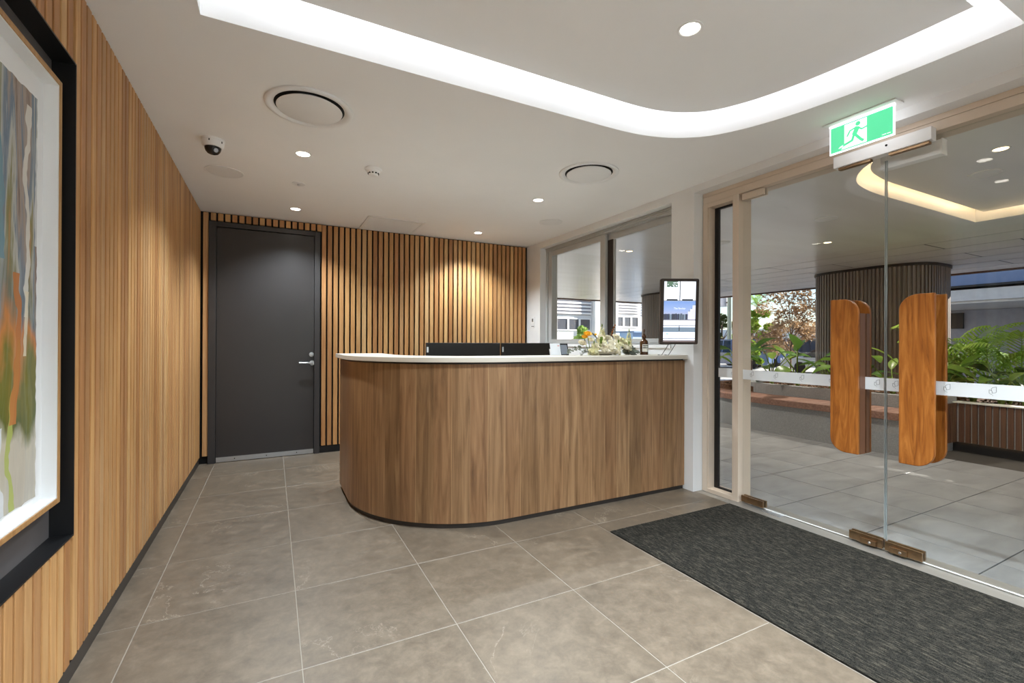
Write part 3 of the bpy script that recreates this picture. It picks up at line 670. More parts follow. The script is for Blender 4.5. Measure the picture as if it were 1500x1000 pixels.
sash(3.125, 3.885, WY1-.036, .075, .085, M['alu'])
sash(3.175, WY0+.031, 4.00, .19, .06, M['alu'])
B(3.163, 3.1745, 3.812, 3.998, WZ0+.06, WZ1-.11).build('dark_reflection_strip', plain('dark_brown_reflection', (50, 40, 35), .6), w2)  # dark strip standing in for the shaded reflection on the outer stile
# switch plates on the pier by the batten corner
t = thing('card_reader_plate', (XR-.004, 5.226, 1.49), 'white switch plate with grey square on the right wall', 'switch')
B(XR-.008, XR, 5.185, 5.268, 1.445, 1.535).build('plate', M['white'], t, bevel=.002); B(XR-.0095, XR-.0081, 5.210, 5.246, 1.470, 1.512).build('button', plain('grey_button', (110, 112, 104), .4), t)
t = thing('intercom_plate', (XR-.004, 5.226, 1.41), 'small white plate with grey slot below the switch plate', 'switch')
B(XR-.007, XR, 5.185, 5.268, 1.392, 1.430).build('plate', M['white'], t, bevel=.002); B(XR-.0085, XR-.0071, 5.195, 5.258, 1.404, 1.418).build('slot', plain('grey_slot', (120, 120, 118), .4), t)

# ================================================================== RECEPTION DESK
ZD0, ZD1 = 1.070, 1.102
def deskpath(r, x_end, back):
    cx0, cy0 = 1.40, 3.625; pts = [(x_end, cy0-r)]
    n = 8
    for i in range(1, n): pts.append((x_end+(cx0-x_end)*i/n, cy0-r))
    for i in range(41):
        a = -PI/2-(PI/2)*i/40; pts.append((cx0+r*math.cos(a), cy0+r*math.sin(a)))
    pts.append((cx0-r, back)); return pts
desk = thing('reception_desk', (1.8, 3.1, 0), 'curved walnut veneer reception desk with thin white top', 'desk')
po, pi_ = deskpath(.902, XR-.004, 4.05), deskpath(.862, XR-.004, 4.05)
def shell(po, pi_, z0, z1):
    m = MB(); n = len(po); L = 0; uv = []
    vs_ = []; 
    for i, (a, b) in enumerate(zip(po, pi_)):
        if i: L += (Vector(a)-Vector(po[i-1])).length
        vs_ += [(a[0], a[1], z0), (a[0], a[1], z1), (b[0], b[1], z0), (b[0], b[1], z1)]; uv += [(L, z0), (L, z1), (L, z0), (L, z1)]
    fs_ = []
    for i in range(n-1):
        p, q = 4*i, 4*(i+1)
        fs_ += [(p, p+1, q+1, q), (p+2, q+2, q+3, p+3), (p+1, p+3, q+3, q+1), (p, q, q+2, p+2)]
    fs_ += [(0, 2, 3, 1), (4*n-4, 4*n-3, 4*n-1, 4*n-2)]
    return vs_, fs_, uv
vs_, fs_, uv = shell(po, pi_, .035, ZD0-.012)
o = MB().add(vs_, fs_).build('front_panel', M['walnut'], desk, smooth=30)
ul = o.data.uv_layers.new(name='UVMap')
for lp in o.data.loops: ul.data[lp.index].uv = uv[lp.vertex_index]
vs_, fs_, _ = shell(deskpath(.885, XR-.004, 4.03), deskpath(.87, XR-.004, 4.03), 0, .034); MB().add(vs_, fs_).build('plinth', M['skirt'], desk, smooth=30)
vs_, fs_, _ = shell(deskpath(.886, XR-.004, 4.04), deskpath(.866, XR-.004, 4.04), ZD0-.0118, ZD0); MB().add(vs_, fs_).build('shadow_gap', M['blackp'], desk, smooth=30)
M['stone'] = plain('white_solid_surface', (206, 198, 185), .45, var=.02)
vs_, fs_, _ = shell(deskpath(.932, XR-.002, 4.10), deskpath(.56, XR-.002, 4.10), ZD0+.0005, ZD1); MB().add(vs_, fs_).build('counter_top', M['stone'], desk, smooth=30, bevel=.002)
B(1.30, XR-.01, 3.19, 3.92, .715, .745).build('work_surface', M['stone'], desk, bevel=.002)
for x in (1.36, 2.2, 2.94): B(x, x+.03, 3.22, 3.88, 0, .715).build('support_panel', M['white'], desk)
# monitors
def monitor(x0, x1, y, zt, label):
    t = thing('computer_monitor', ((x0+x1)/2, y, .745), label, 'monitor', 'monitors behind the counter')
    b = B(x0, x1, y, y+.022, zt-.36, zt).build('back_shell', M['monback'], t, bevel=.004)
    B(x0+.006, x1-.006, y+.0221, y+.026, zt-.354, zt-.006).build('screen', M['screenblack'], t)
    B((x0+x1)/2-.03, (x0+x1)/2+.03, y-.03, y-.0005, .76, zt-.12).build('stand_neck', M['monback'], t)
    B((x0+x1)/2-.12, (x0+x1)/2+.12, y-.08, y+.13, .7455, .76).build('stand_base', M['monback'], t, bevel=.003)
    B(x0+.004, x0+.018, y-.0012, y-.0001, zt-.075, zt-.033).build('label_sticker', M['silver'], t)
monitor(1.048, 1.682, 3.45, 1.196, 'left black computer monitor seen from behind, above the counter')
monitor(1.694, 2.20, 3.45, 1.196, 'right black computer monitor seen from behind, next to the white notice')
# notice stand and tablet on the counter
t = thing('notice_stand', (2.09, 3.04, ZD1), 'white printed notice standing upright on the counter', 'notice')
ax = Vector((.96, -.26, 0)).normalized(); ay = Vector((.26, .96, -.0)).normalized(); az = Vector((-.05, .18, 1)).normalized()
p0 = Vector((1.915, 3.03, ZD1))
MB().obox(p0, ax, ay, az, (0, .082), (0, .002), (.0, .094)).build('paper', plain('white_paper', (236, 240, 246), .7), t)
MB().obox(p0, ax, ay, az, (0, .082), (.03, .033), (.0, .05)).obox(p0, ax, ay, az, (0, .082), (.0, .033), (.0, .002)).build('holder', M['white'], t)
MB().obox(p0, ax, ay, az, (.060, .075), (-.0006, -.0001), (.072, .078)).build('red_mark', plain('red_print', (214, 130, 120), .7), t)
t = thing('tablet', (2.03, 3.05, ZD1), 'small grey tablet leaning just right of the white notice', 'tablet')
p1 = Vector((2.008, 3.03, ZD1))
MB().obox(p1, ax, ay, az, (0, .064), (0, .008), (0, .093)).build('body', M['screenblack'], t, bevel=.002)
MB().obox(p1, ax, ay, az, (.004, .057), (-.0006, -.0001), (.006, .082)).build('screen', plain('grey_reflective_screen', (132, 138, 150), .15), t)
MB().obox(p1, ax, ay, Vector((0, 0, 1)), (.02, .045), (.01, .05), (0, .04)).build('stand', M['screenblack'], t)
# amber bottle
bx, by = 2.742, 2.90
t = thing('amber_bottle', (bx, by, ZD1), 'amber dispenser bottle with white label on the counter', 'bottle')
k = NM('amber_glass', .12, 0, .6); k.col(srgb(74, 42, 18)); M['amber'] = k.m
MB().lathe([(.0001, .001), (.032, .001), (.034, .004), (.034, .098), (.033, .108), (.026, .120), (.016, .128), (.013, .132), (.013, .140)], (bx, by, ZD1), 32).build('body', M['amber'], t, smooth=40)
def arc(r, z0, z1, a0, a1, n=20):
    m = MB(); v_ = []; 
    for i in range(n+1): a = a0+(a1-a0)*i/n; v_ += [(bx+r*math.cos(a), by+r*math.sin(a), ZD1+z0), (bx+r*math.cos(a), by+r*math.sin(a), ZD1+z1)]
    return m.add(v_, [(2*i, 2*i+2, 2*i+3, 2*i+1) for i in range(n)])
arc(.0346, .026, .088, -2.75, .3).build('paper_label', plain('cream_label', (226, 224, 214), .7), t)
for z in (.056, .072): arc(.0348, z, z+.007, -2.6, .2).build('label_stripe', plain('label_black', (40, 40, 40), .7), t)
MB().lathe([(.014, .138), (.018, .140), (.019, .156), (.015, .162), (.011, .165), (.010, .172), (.0001, .174)], (bx, by, ZD1), 24).build('collar', M['amber'], t, smooth=40)
MB().lathe([(.0045, .170), (.0045, .190), (.008, .193), (.008, .204), (.005, .212), (.0001, .214)], (bx, by, ZD1), 16).build('pump_knob', M['amber'], t, smooth=40)

# ---- flower arrangement
fx, fy = 2.36, 2.97
t = thing('flower_arrangement', (fx, fy, ZD1), 'low cream and yellow flower arrangement on the counter', 'flowers')
random.seed(11)
M['bowl'] = plain('cream_ceramic', (226, 218, 200), .4); M['petal'] = leafmat('cream_petals', [(238, 228, 198), (250, 244, 226), (255, 252, 240)]); M['petal2'] = leafmat('pale_green_cream_petals', [(226, 224, 168), (246, 242, 210), (252, 248, 228)])
M['yellow'] = leafmat('yellow_petals', [(246, 190, 50), (255, 214, 90)]); M['euca'] = leafmat('grey_green_leaves', [(92, 98, 88), (128, 132, 118), (162, 158, 142)]); M['stem'] = leafmat('flower_stems', [(104, 130, 50), (150, 172, 80)]); M['rust'] = leafmat('rust_leaves', [(110, 66, 36), (160, 98, 52)])
MB().lathe([(.0001, .001), (.07, .001), (.11, .014), (.135, .030), (.132, .032), (.10, .018), (.0001, .012)], (fx, fy, ZD1), 32).build('bowl', M['bowl'], t, smooth=40)
def petal(m, p, d, up, L, wd, cup):
    d = d.normalized(); up = (up-d*up.dot(d)).normalized(); w = d.cross(up); rows = []
    for i, (tt, ww) in enumerate(((0, .25), (.35, .9), (.7, 1.0), (1, .45))):
        c_ = p+d*L*tt+up*cup*(tt*tt)*L
        rows.append([c_-w*wd*ww*.5+up*cup*.25*wd, c_, c_+w*wd*ww*.5+up*cup*.25*wd])
    vs2 = [v for r in rows for v in r]; fs2 = []
    for i in range(3):
        for j in range(2): fs2.append((i*3+j, i*3+j+1, (i+1)*3+j+1, (i+1)*3+j))
    m.add(vs2, fs2)
def bloom(p, r, mat, name, axis=Vector((0, -.4, 1)), layers=4):
    m = MB(); axis = axis.normalized(); e1 = axis.orthogonal().normalized(); e2 = axis.cross(e1)
    for ly in range(layers):
        n = 5+ly*2; op = .15+.85*ly/(layers-1)
        for j in range(n):
            a = 2*PI*j/n+ly*.7+random.uniform(-.15, .15); out = e1*math.cos(a)+e2*math.sin(a)
            d = out*op+axis*(1.1-op*.9)
            petal(m, p+out*r*.08, d, axis*op-out*(1-op)*.2, r*(.75+.25*op), r*.75, .35)
    return m.build(name, mat, t, smooth=60)
def spike(p, h, r, mat, lean=Vector((0, 0, 1))):
    m = MB(); lean = lean.normalized(); e1 = lean.orthogonal().normalized(); e2 = lean.cross(e1); n = int(h/.011)
    for i in range(n):
        q = i/n; rr = r*(1-q*.72)
        for j in range(4 if q < .85 else 2):
            a = i*1.3+j*PI/2+random.uniform(-.3, .3); out = e1*math.cos(a)+e2*math.sin(a); c_ = p+lean*h*q+out*rr*.6
            for kx in range(4):
                b = kx*PI/2+i; d = out*.5+(lean*math.cos(b)+lean.cross(out)*math.sin(b)); petal(m, c_, d, out, rr*.62, rr*.55, .2)
    s_ = m.build('stock_spike', mat, t, smooth=60)
    MB().tube([p-lean*.06, p+lean*h*.8, p+lean*(h+.02)], [.003, .003, .002], 6).build('stem', M['stem'], s_)
    MB().lathe([(.0001, .0), (.006, .008), (.004, .022), (.0001, .032)], p+lean*h*.95, 8).build('bud_tip', M['stem'], s_, smooth=60)
F0 = Vector((0, 0, ZD1))
def FP(dx, dz, dy=0): return Vector((fx+dx, fy+dy, ZD1+dz))
spike(FP(.02, .05, .02), .185, .045, M['petal2'], Vector((-.03, 0, 1))); spike(FP(.27, .06, .0), .135, .034, M['petal2'], Vector((.10, 0, 1)))
spike(FP(-.13, .01, -.06), .085, .042, M['petal2'], Vector((-.1, -.2, 1))); spike(FP(.08, .02, -.07), .085, .040, M['petal2'], Vector((.2, -.2, 1))); spike(FP(.22, .04, -.05), .05, .038, M['petal2'], Vector((.1, -.3, 1)))
for dx, dz, dy, r in ((-.20, .085, .0, .034), (-.16, .02, -.08, .036), (-.04, .09, -.03, .046), (.0, .045, -.10, .046), (.14, .125, .0, .045), (.18, .10, -.03, .042), (.10, .085, -.04, .038), (-.06, .03, -.10, .038), (.05, .018, -.10, .036), (-.09, .115, .04, .030), (.13, .075, -.06, .034), (-.11, .06, -.05, .038), (-.02, .13, .0, .036), (.06, .125, .0, .036), (.21, .085, -.02, .036), (.24, .06, -.03, .034), (-.06, .075, -.07, .034), (.03, .085, -.07, .036), (.17, .05, -.08, .036)):
    bloom(FP(dx, dz, dy), r, random.choice([M['petal'], M['petal'], M['petal2']]), 'cream_bloom', Vector((dx*1.2, -.8, 1)))
for dx, dz, dy, r, sx_ in ((-.145, .155, .0, .036, 0), (-.175, .135, .0, .026, 0)):
    b_ = bloom(FP(dx, dz, dy), r, M['yellow'], 'yellow_bloom', Vector((-.2, -.5, 1))); MB().tube([FP(dx*.8, .03, .0), FP(dx, dz-.005, dy)], .003, 6).build('stem', M['stem'], b_)
b_ = MB().lathe([(.0001, -.008), (.010, -.004), (.011, .004), (.006, .009), (.0001, .010)], FP(-.065, .165, .0), 12).build('yellow_button', M['yellow'], t, smooth=60); MB().tube([FP(-.05, .03), FP(-.065, .160)], .002, 6).build('stem', M['stem'], b_)
def sprig(p, d, L, mat, name, leaf=.016, n=9, droop=.3):
    d = d.normalized(); pts = [p+d*L*i/6+Vector((0, 0, -droop*L*(i/6)**2)) for i in range(7)]; m = MB().tube(pts, [.0022-.0002*i for i in range(7)], 5)
    st_ = m.build(name, mat, t)
    lv = MB()
    for i in range(n):
        q = .25+.75*i/n; j = min(5, int(q*6)); c_ = pts[j].lerp(pts[j+1], q*6-j); 
        for sgn in (-1, 1):
            dd = (d+Vector((random.uniform(-.6, .6), random.uniform(-.9, .5), random.uniform(-.3, .9)))+d.orthogonal()*sgn*.8).normalized(); petal(lv, c_, dd, Vector((0, -.6, 1)), leaf*1.4, leaf*1.3, .15)
    lv.build('leaves', mat, st_, smooth=60)
sprig(FP(-.16, .05), Vector((-1, -.1, .12)), .20, M['euca'], 'eucalyptus_sprig', .020); sprig(FP(-.15, .03, -.05), Vector((-1, -.4, .1)), .15, M['euca'], 'eucalyptus_sprig', .018)
sprig(FP(.14, .03, -.05), Vector((1, -.2, .18)), .17, M['euca'], 'eucalyptus_sprig', .022, 14); sprig(FP(.12, .02, -.06), Vector((1, -.3, .06)), .15, M['euca'], 'eucalyptus_sprig', .022, 14); sprig(FP(.15, .04, -.03), Vector((1, 0, .35)), .16, M['euca'], 'eucalyptus_sprig', .020, 12)
sprig(FP(-.03, .10), Vector((-.7, 0, 1)), .13, M['euca'], 'eucalyptus_sprig', .012, 5); sprig(FP(.07, .10), Vector((.4, 0, 1)), .17, M['rust'], 'russet_sprig', .013, 6, 0); sprig(FP(.06, .06), Vector((.35, .1, 1)), .13, M['euca'], 'eucalyptus_sprig', .016, 4, 0); sprig(FP(-.07, .04, -.06), Vector((-.1, -.3, 1)), .10, M['stem'], 'leafy_stem', .016, 7, 0)

# ================================================================== DIGITAL DISPLAY ON THE PIER
sr = Vector((math.cos(math.radians(27)), -math.sin(math.radians(27)), 0)); sn = Vector((-sr.y*-1, 0, 0)); sn = Vector((-math.sin(math.radians(27)), -math.cos(math.radians(27)), 0)); su = Vector((.018, -.01, 1)).normalized()
sc0 = Vector((2.868, 2.640, 1.452))
t = thing('display_screen', tuple(sc0-Vector((0, 0, .27))), 'portrait touch screen on the white pier beside the counter', 'screen')
HW, HH = .152, .261
def SB(x0, x1, y0, y1, z0, z1, name, mat, bevel=0): return MB().obox(sc0, sr, sn, su, (x0, x1), (z0, z1), (y0, y1)).build(name, mat, t, bevel=bevel)
poly = rounded([(-HW, -HH), (HW, -HH), (HW, HH), (-HW, HH)], [.012]*4, 6)
m = MB(); n = len(poly); m.add([sc0+sr*a+su*b+sn*dz for dz in (-.035, 0) for a, b in poly], [tuple(range(n)), tuple(range(n, 2*n))[::-1]]+[(i, n+i, n+(i+1) % n, (i+1) % n) for i in range(n)])
m.build('housing', plain('bronze_black_housing', (52, 38, 30), .3, .3), t, bevel=.003)
M['scrwhite'] = emis('screen_white', (232, 238, 250), .95); M['scrgrey'] = emis('screen_grey', (60, 66, 78), .5); M['scrlight'] = emis('screen_pale_grey', (206, 212, 222), .85); M['scrteal'] = emis('screen_slate', (120, 138, 156), .8); M['scrbrown'] = emis('screen_brown', (120, 108, 108), .7); M['scrgreen'] = emis('screen_green', (96, 124, 104), .7); M['scrnavy'] = emis('screen_navy', (58, 66, 92), .7); M['scrlav'] = emis('screen_lavender', (214, 216, 236), .9); M['scrblue'] = emis('screen_blue', (110, 160, 235), .9)
k = NM('screen_sky_picture', .3); sp = k.n('SeparateXYZ'); k.l(k.coords(which='Generated'), sp.inputs[0]); cr = k.ramp(sp.outputs[2], [(0, srgb(222, 214, 232)), (.5, srgb(176, 200, 250)), (1, srgb(140, 178, 246))]); k.col((0, 0, 0, 1)); k.l(cr, k.b.inputs['Emission Color']); k.b.inputs['Emission Strength'].default_value = .9; M['scrsky'] = k.m
SW, SZ0, SZ1 = .126, -.243, .238
SB(-SW, SW, SZ0, SZ1, .0003, .0008, 'screen', M['scrwhite'])
def sy(f): return SZ1-(SZ1-SZ0)*f    # fraction from the top
L0, L1 = .0009, .0014
SB(-.003, .003, sy(.315), sy(.0), L0, L1, 'divider', M['scrgrey']); SB(-SW, SW, sy(.322), sy(.312), L0, L1, 'divider', M['scrgrey'])
SB(-.105, -.018, sy(.095), sy(.0), L0, L1, 'picture_tile', M['scrgreen'])
random.seed(5)
for i in range(14): a = random.uniform(-.103, -.028); b = random.uniform(.008, .085); SB(a, a+.010, sy(b+.012), sy(b), L1, L1+.0004, 'picture_detail', random.choice([M['scrlight'], M['scrnavy'], M['scrwhite']]))
for i in range(5): SB(-.10, -.03, sy(.14+i*.028), sy(.134+i*.028), L0, L1, 'text_line', M['scrlight']); SB(.02, .10, sy(.06+i*.045), sy(.054+i*.045), L0, L1, 'text_line', M['scrlight'])
SB(-.105, -.018, sy(.314), sy(.292), L0, L1, 'button_bar', M['scrgrey']); SB(.018, .105, sy(.314), sy(.292), L0, L1, 'button_bar', M['scrgrey'])
SB(-SW, SW, sy(.632), sy(.325), L0, L1, 'sky_picture', M['scrsky'])
for i in range(26):
    a = -SW+i*.0079; h = random.choice([.012, .018, .022, .03, .016]); SB(a, a+.0075, sy(.63), sy(.63-.075-h*.9), L1, L1+.0003, 'skyline_block', random.choice([M['scrnavy'], M['scrgrey'], M['scrteal']]))
for i, (a, b, h) in enumerate(((.066, .084, .13), (.084, .102, .17), (.102, .126, .23))): SB(a, b, sy(.625), sy(.625-h), L1+.0003, L1+.0006, 'white_tower', M['scrlav']); SB(a+.004, b-.002, sy(.625-h), sy(.612-h), L1+.0003, L1+.0006, 'tower_cap', M['scrteal'])
SB(-SW, SW, sy(.640), sy(.632), L0, L1, 'divider', M['scrgrey'])
SB(-.08, .08, sy(.684), sy(.678), L0, L1, 'text_line', M['scrlight'])
SB(-SW, SW, sy(.732), sy(.725), L0, L1, 'divider', M['scrgrey'])
SB(-SW, -.003, sy(.835), sy(.758), L0, L1, 'picture_strip', M['scrteal']); SB(.003, SW, sy(.835), sy(.758), L0, L1, 'picture_strip', M['scrteal']); SB(-.003, .003, sy(.83), sy(.73), L0, L1, 'divider', M['scrgrey'])
for i in range(5): a = -.056+i*.037; SB(a, a+.001, sy(.895), sy(.845), L0, L1, 'key_line', M['scrgrey']); SB(a, a+.036, sy(.897), sy(.894), L0, L1, 'key_line', M['scrgrey'])
SB(-.105, -.085, sy(.875), sy(.86), L0, L1, 'blue_icon', M['scrblue']); SB(-SW, SW, sy(.945), sy(.938), L0, L1, 'divider', M['scrgrey']); SB(-SW, SW, sy(1.0), sy(.972), L0, L1, 'task_bar', M['scrbrown'])
tc = bpy.data.curves.new('screen_title_curve', 'FONT'); tc.body = 'The Sinclair'; tc.size = .020; tc.align_x = 'CENTER'; tc.extrude = .0002
tmp = bpy.data.objects.new('screen_title_curve', tc); C.objects.link(tmp); tmesh = bpy.data.meshes.new_from_object(tmp.evaluated_get(bpy.context.evaluated_depsgraph_get())); bpy.data.objects.remove(tmp); bpy.data.curves.remove(tc)
to = bpy.data.objects.new('screen_title', tmesh); C.objects.link(to); tmesh.materials.clear(); tmesh.materials.append(M['scrwhite']); to.parent = t
pm = sc0+su*sy(.46)+sn*(L1+.0006)-Vector(BASE[t.name]); zz = sn
to.matrix_local = Matrix(((sr.x, su.x, zz.x, pm.x), (sr.y, su.y, zz.y, pm.y), (sr.z, su.z, zz.z, pm.z), (0, 0, 0, 1)))
MB().obox(sc0, sr, sn, su, (-.05, .05), (-.06, -.0352), (-.08, .08)).build('back_plate', M['darkmetal'], t)
pb = sc0-sn*.05; MB().tube([pb, Vector((XR-.03, pb.y+.06, pb.z)), Vector((XR-.001, pb.y+.075, pb.z))], .018, 10).build('wall_arm', M['darkmetal'], t)
for i, dx in enumerate((-.07, -.015)):
    p = sc0+sr*dx-su*(HH-.01)-sn*.02; MB().tube([p, p+Vector((-.008, .03, -.05)), p+Vector((-.022, .06, -.10)), Vector((p.x-.03, p.y+.09, ZD1+.003))], .0025, 6).build('cable', M['blackp'], t, smooth=60)

# ================================================================== OUTSIDE: terrace
ZT = -.010
tp = B(3.15, 13.2, -4, 13.2, -.2, ZT-.006).build('terrace_paving', M['groutdark']); struct(tp, 'grey paving outside under the canopy')
PV = .555; cache2 = {}
xs = [3.28]+[3.565+PV*i for i in range(0, 9)]
pm_ = tile_mesh(PV-.006, PV-.006); pm_.materials.append(M['paver']); ph_ = tile_mesh(.281, PV-.006); ph_.materials.append(M['paver'])
for i, x in enumerate(xs):
    for j in range(-5, 12):
        y = 2.135+PV*j
        if x > 6.2 and y > -.1: continue
        if x > 6.9: continue
        inst(ph_ if i == 0 else pm_, 'paving_tile', tp, (x+.003, y+.003, ZT))
# far paving under the canopy (beyond the planter), one plane
struct(B(5.9, 13.2, 6.2, 13.2, ZT-.0055, ZT-.001).build('terrace_floor', M['paver']), 'grey terrace floor beyond the planter')
struct(B(9.65, 13.2, -4, 6.2, ZT-.0055, ZT-.001).build('bounce_path', plain('pale_bounce_concrete', (214, 210, 202), .9)), 'hidden pale ground behind the planter, added to bounce light upward')  # hidden pale ground, added to bounce sunlight onto the soffit
# canopy soffit
ZS = 2.65
XT = [(3.95, .70), (7.41, .70), (7.41, 2.33), (5.25, 2.335), (4.95, 2.315), (4.62, 2.24), (4.33, 2.05), (4.12, 1.75), (4.0, 1.40), (3.96, 1.05)]
XP = smooth_path(XT, 3, 9)
so = tray_ceiling('ceiling_terrace', M['soffit'], [(3.285, -4), (8.40, -4), (8.40, 12.6), (3.285, 12.6)], XP, ZS, ZS+.085, ZS+.30, .10, M['ledx'], M['soffit'], 'ceiling_terrace')
struct(so, 'pale canopy soffit outside with a warm lit tray')
B(8.40, 12.45, -4, 12.6, ZS+.012, ZS+.02).build('joint_backing', M['black'], so)
sp_me = {}
y_cuts = [-4, -1.6, .8, 3.2, 5.6, 8.0, 10.4, 12.6]
for i in range(6):
    x0 = 8.43+i*.675
    off = .8 if i % 2 else 0
    ys_ = [y-off if 0 < q < 7 else y for q, y in enumerate(y_cuts)]
    for a, b in zip(ys_[:-1], ys_[1:]):
        key = round(b-a, 3)
        if key not in sp_me:
            mm = B(0, .638, 0, b-a-.03, 0, .012).build('soffit_panel', M['soffit']); sp_me[key] = mm.data; bpy.data.objects.remove(mm)
        inst(sp_me[key], 'soffit_panel', so, (x0, a+.015, ZS))
jn = MB()
for i in range(7): jn.box(8.40+i*.675 if i else 8.395, 8.424+i*.675, -3.99, 12.59, ZS+.0012, ZS+.011)
for i in range(6):
    for q in range(1, 7): jn.box(8.431+i*.675, 9.067+i*.675, y_cuts[q]-(.8 if i % 2 else 0)-.012, y_cuts[q]-(.8 if i % 2 else 0)+.012, ZS+.0012, ZS+.011)
tag(jn.build('panel_joints', M['blackp'], so), kind='stuff')
struct(MB().box(12.45, 12.55, -4, 12.7, ZS-.03, ZS+.35).box(3.3, 12.45, 12.6, 12.7, ZS-.03, ZS+.35).build('trim_3', M['batten']), 'brown fascia edge of the canopy')
struct(B(2.9, 12.6, -4.1, 12.75, ZS+.40, ZS+.50).build('roof', M['bldgcream']), 'canopy roof slab')
struct(B(XR-.1, 3.12, YB+.12, 9.0, 0, 2.95).build('wall_exterior', M['bldgcream']), 'outer wall beyond the lobby')
struct(B(3.27, 3.34, -4, .36, 0, 2.95).build('wall_facade', M['bldgcream']), 'outer wall beside the entrance')
downlight(7.05, 3.785, ZS, 'warm downlight in the canopy soffit before the fluted column', M['lensx'], 200, (1, .92, .80), .05, 'warm downlights under the canopy')
downlight(5.07, 1.449, ZS+.085, 'warm downlight in the canopy tray by the right frame edge', M['lensx'], 200, (1, .92, .80), .05, 'warm downlights under the canopy')
downlight(5.0, 5.62, ZS, 'warm downlight in the soffit seen through the sliding window', M['lensx'], 200, (1, .92, .80), .05, 'warm downlights under the canopy')
for x, y, z, lb in ((5.69, 3.07, ZS, 'white soffit speaker seen through the left glass leaf'), (5.675, 1.726, ZS+.085, 'white soffit speaker within the canopy tray'), (5.73, 4.5, ZS, 'white soffit speaker seen through the narrow sidelight')):
    t = thing('soffit_speaker', (x, y, z), lb, 'speaker', 'round speakers under the canopy')
    MB().lathe([(.115, 0), (.115, -.006), (.105, -.010), (.09, -.009)], (x, y, z), 32).build('rim', M['white'], t, smooth=40); MB().lathe([(.09, -.009), (.03, -.011), (.0001, -.010)], (x, y, z), 32).build('cover', M['white'], t, smooth=40)
# fluted columns
def column(cx0, cy0, hx, hy, label):
    t = thing('fluted_column', (cx0, cy0, ZT), label, 'column', 'dark fluted columns under the canopy')
    def sup(a, e=.62):
        ca, sa = math.cos(a), math.sin(a); return (hx*abs(ca)**e*(1 if ca >= 0 else -1), hy*abs(sa)**e*(1 if sa >= 0 else -1))
    P = [sup(2*PI*i/96) for i in range(96)]
    MB().prism([(cx0+x, cy0+y) for x, y in P], 'z', 0, ZS).build('core', M['cladding'], t, smooth=40)
    pts = [Vector(sup(2*PI*i/2000)) for i in range(2000)]; L = 0; m = MB(); nx_ = 0
    for i in range(2000):
        a, b = pts[i], pts[(i+1) % 2000]; L += (b-a).length
        if L >= nx_:
            nx_ += .062; d = (b-a).normalized(); nn = Vector((d.y, -d.x)); p = Vector((cx0+a.x, cy0+a.y, 0)); m.obox(p, Vector((*d, 0)), Vector((*nn, 0)), Vector((0, 0, 1)), (-.016, .016), (-.004, .028), (.02, ZS-.05))
    tag(m.build('flutes', M['cladding'], t), kind='stuff')
    MB().prism([(cx0+x*1.05, cy0+y*1.05) for x, y in P], 'z', ZS-.05, ZS-.001).build('top_ring', M['darkmetal'], t, smooth=40)
column(10.72, 4.80, .75, .98, 'large dark fluted column behind the planter and timber pulls')
column(10.55, 9.75, .75, 1.02, 'dark fluted column seen through the sliding window')

# bench and planter
def offp(p, d):
    out = []
    for i in range(len(p)):
        a = Vector(p[max(i-1, 0)]); b = Vector(p[min(i+1, len(p)-1)]); t_ = (b-a).normalized(); n = Vector((t_.y, -t_.x)); q = Vector(p[i])+n*d; out.append((q.x, q.y))
    return out
BP = [(5.965, 2.475), (5.965, 3.2), (5.965, 4.1), (5.985, 4.45), (6.08, 4.80), (6.28, 5.12), (6.58, 5.40), (7.0, 5.60), (7.6, 5.75)]
def dense(p, st):
    out = [Vector(p[0])]
    for a, b in zip(p[:-1], p[1:]):
        a, b = Vector(a), Vector(b); n = max(1, round((b-a).length/st))
        out += [a.lerp(b, (i+1)/n) for i in range(n)]
    return [tuple(v) for v in out]
def strip(p, d0, d1, z0, z1):
    a, b = offp(p, d0), offp(p, d1); n = len(p); vs_ = []; fs_ = []
    for i in range(n): vs_ += [(*a[i], z0), (*a[i], z1), (*b[i], z0), (*b[i], z1)]
    for i in range(n-1):
        q, r = 4*i, 4*(i+1); fs_ += [(q, r, r+1, q+1), (q+2, q+3, r+3, r+2), (q+1, r+1, r+3, q+3), (q, q+2, r+2, r)]
    fs_ += [(0, 1, 3, 2), (4*n-4, 4*n-2, 4*n-1, 4*n-3)]
    return MB().add(vs_, fs_)
bp_ = dense(BP, .12)
bench = thing('terrace_bench', (6.2, 3.6, ZT), 'concrete bench with timber seat along the planter', 'bench')
strip(bp_, .03, .54, ZT, .374).build('concrete_base', M['concrete'], bench)
strip(bp_, 0, .025, .374, .453).build('front_board', M['deck'], bench, bevel=.003)
da, db = offp(bp_, .028), offp(bp_, .535)
for i in range(len(bp_)-1):
    g = .03
    qa, qb = Vector(da[i]).lerp(Vector(da[i+1]), g), Vector(da[i]).lerp(Vector(da[i+1]), 1-g); qc, qd = Vector(db[i]).lerp(Vector(db[i+1]), 1-g), Vector(db[i]).lerp(Vector(db[i+1]), g)
    MB().prism([tuple(qa), tuple(qb), tuple(qc), tuple(qd)], 'z', .376, .454).build('seat_board', M['deck'], bench)
PH = .60
planter = thing('garden_planter', (7.4, 3.0, ZT), 'low concrete planter wall behind the bench', 'planter')
strip(bp_, .542, .66, ZT, PH).build('curved_wall', M['concrete'], planter)
MB().box(6.51, 7.0, 2.36, 2.472, ZT, PH-.002).build('end_wall', M['concrete'], planter)
B(6.925, 7.03, -2.6, 2.36, ZT, .535).build('side_wall', M['concrete'], planter)
B(6.895, 7.05, -2.6, 2.36, .5355, .548).build('cap', M['bldgcream'], planter)
B(6.905, 6.925, -2.6, 2.36, ZT, .095).build('plinth', M['blackp'], planter)
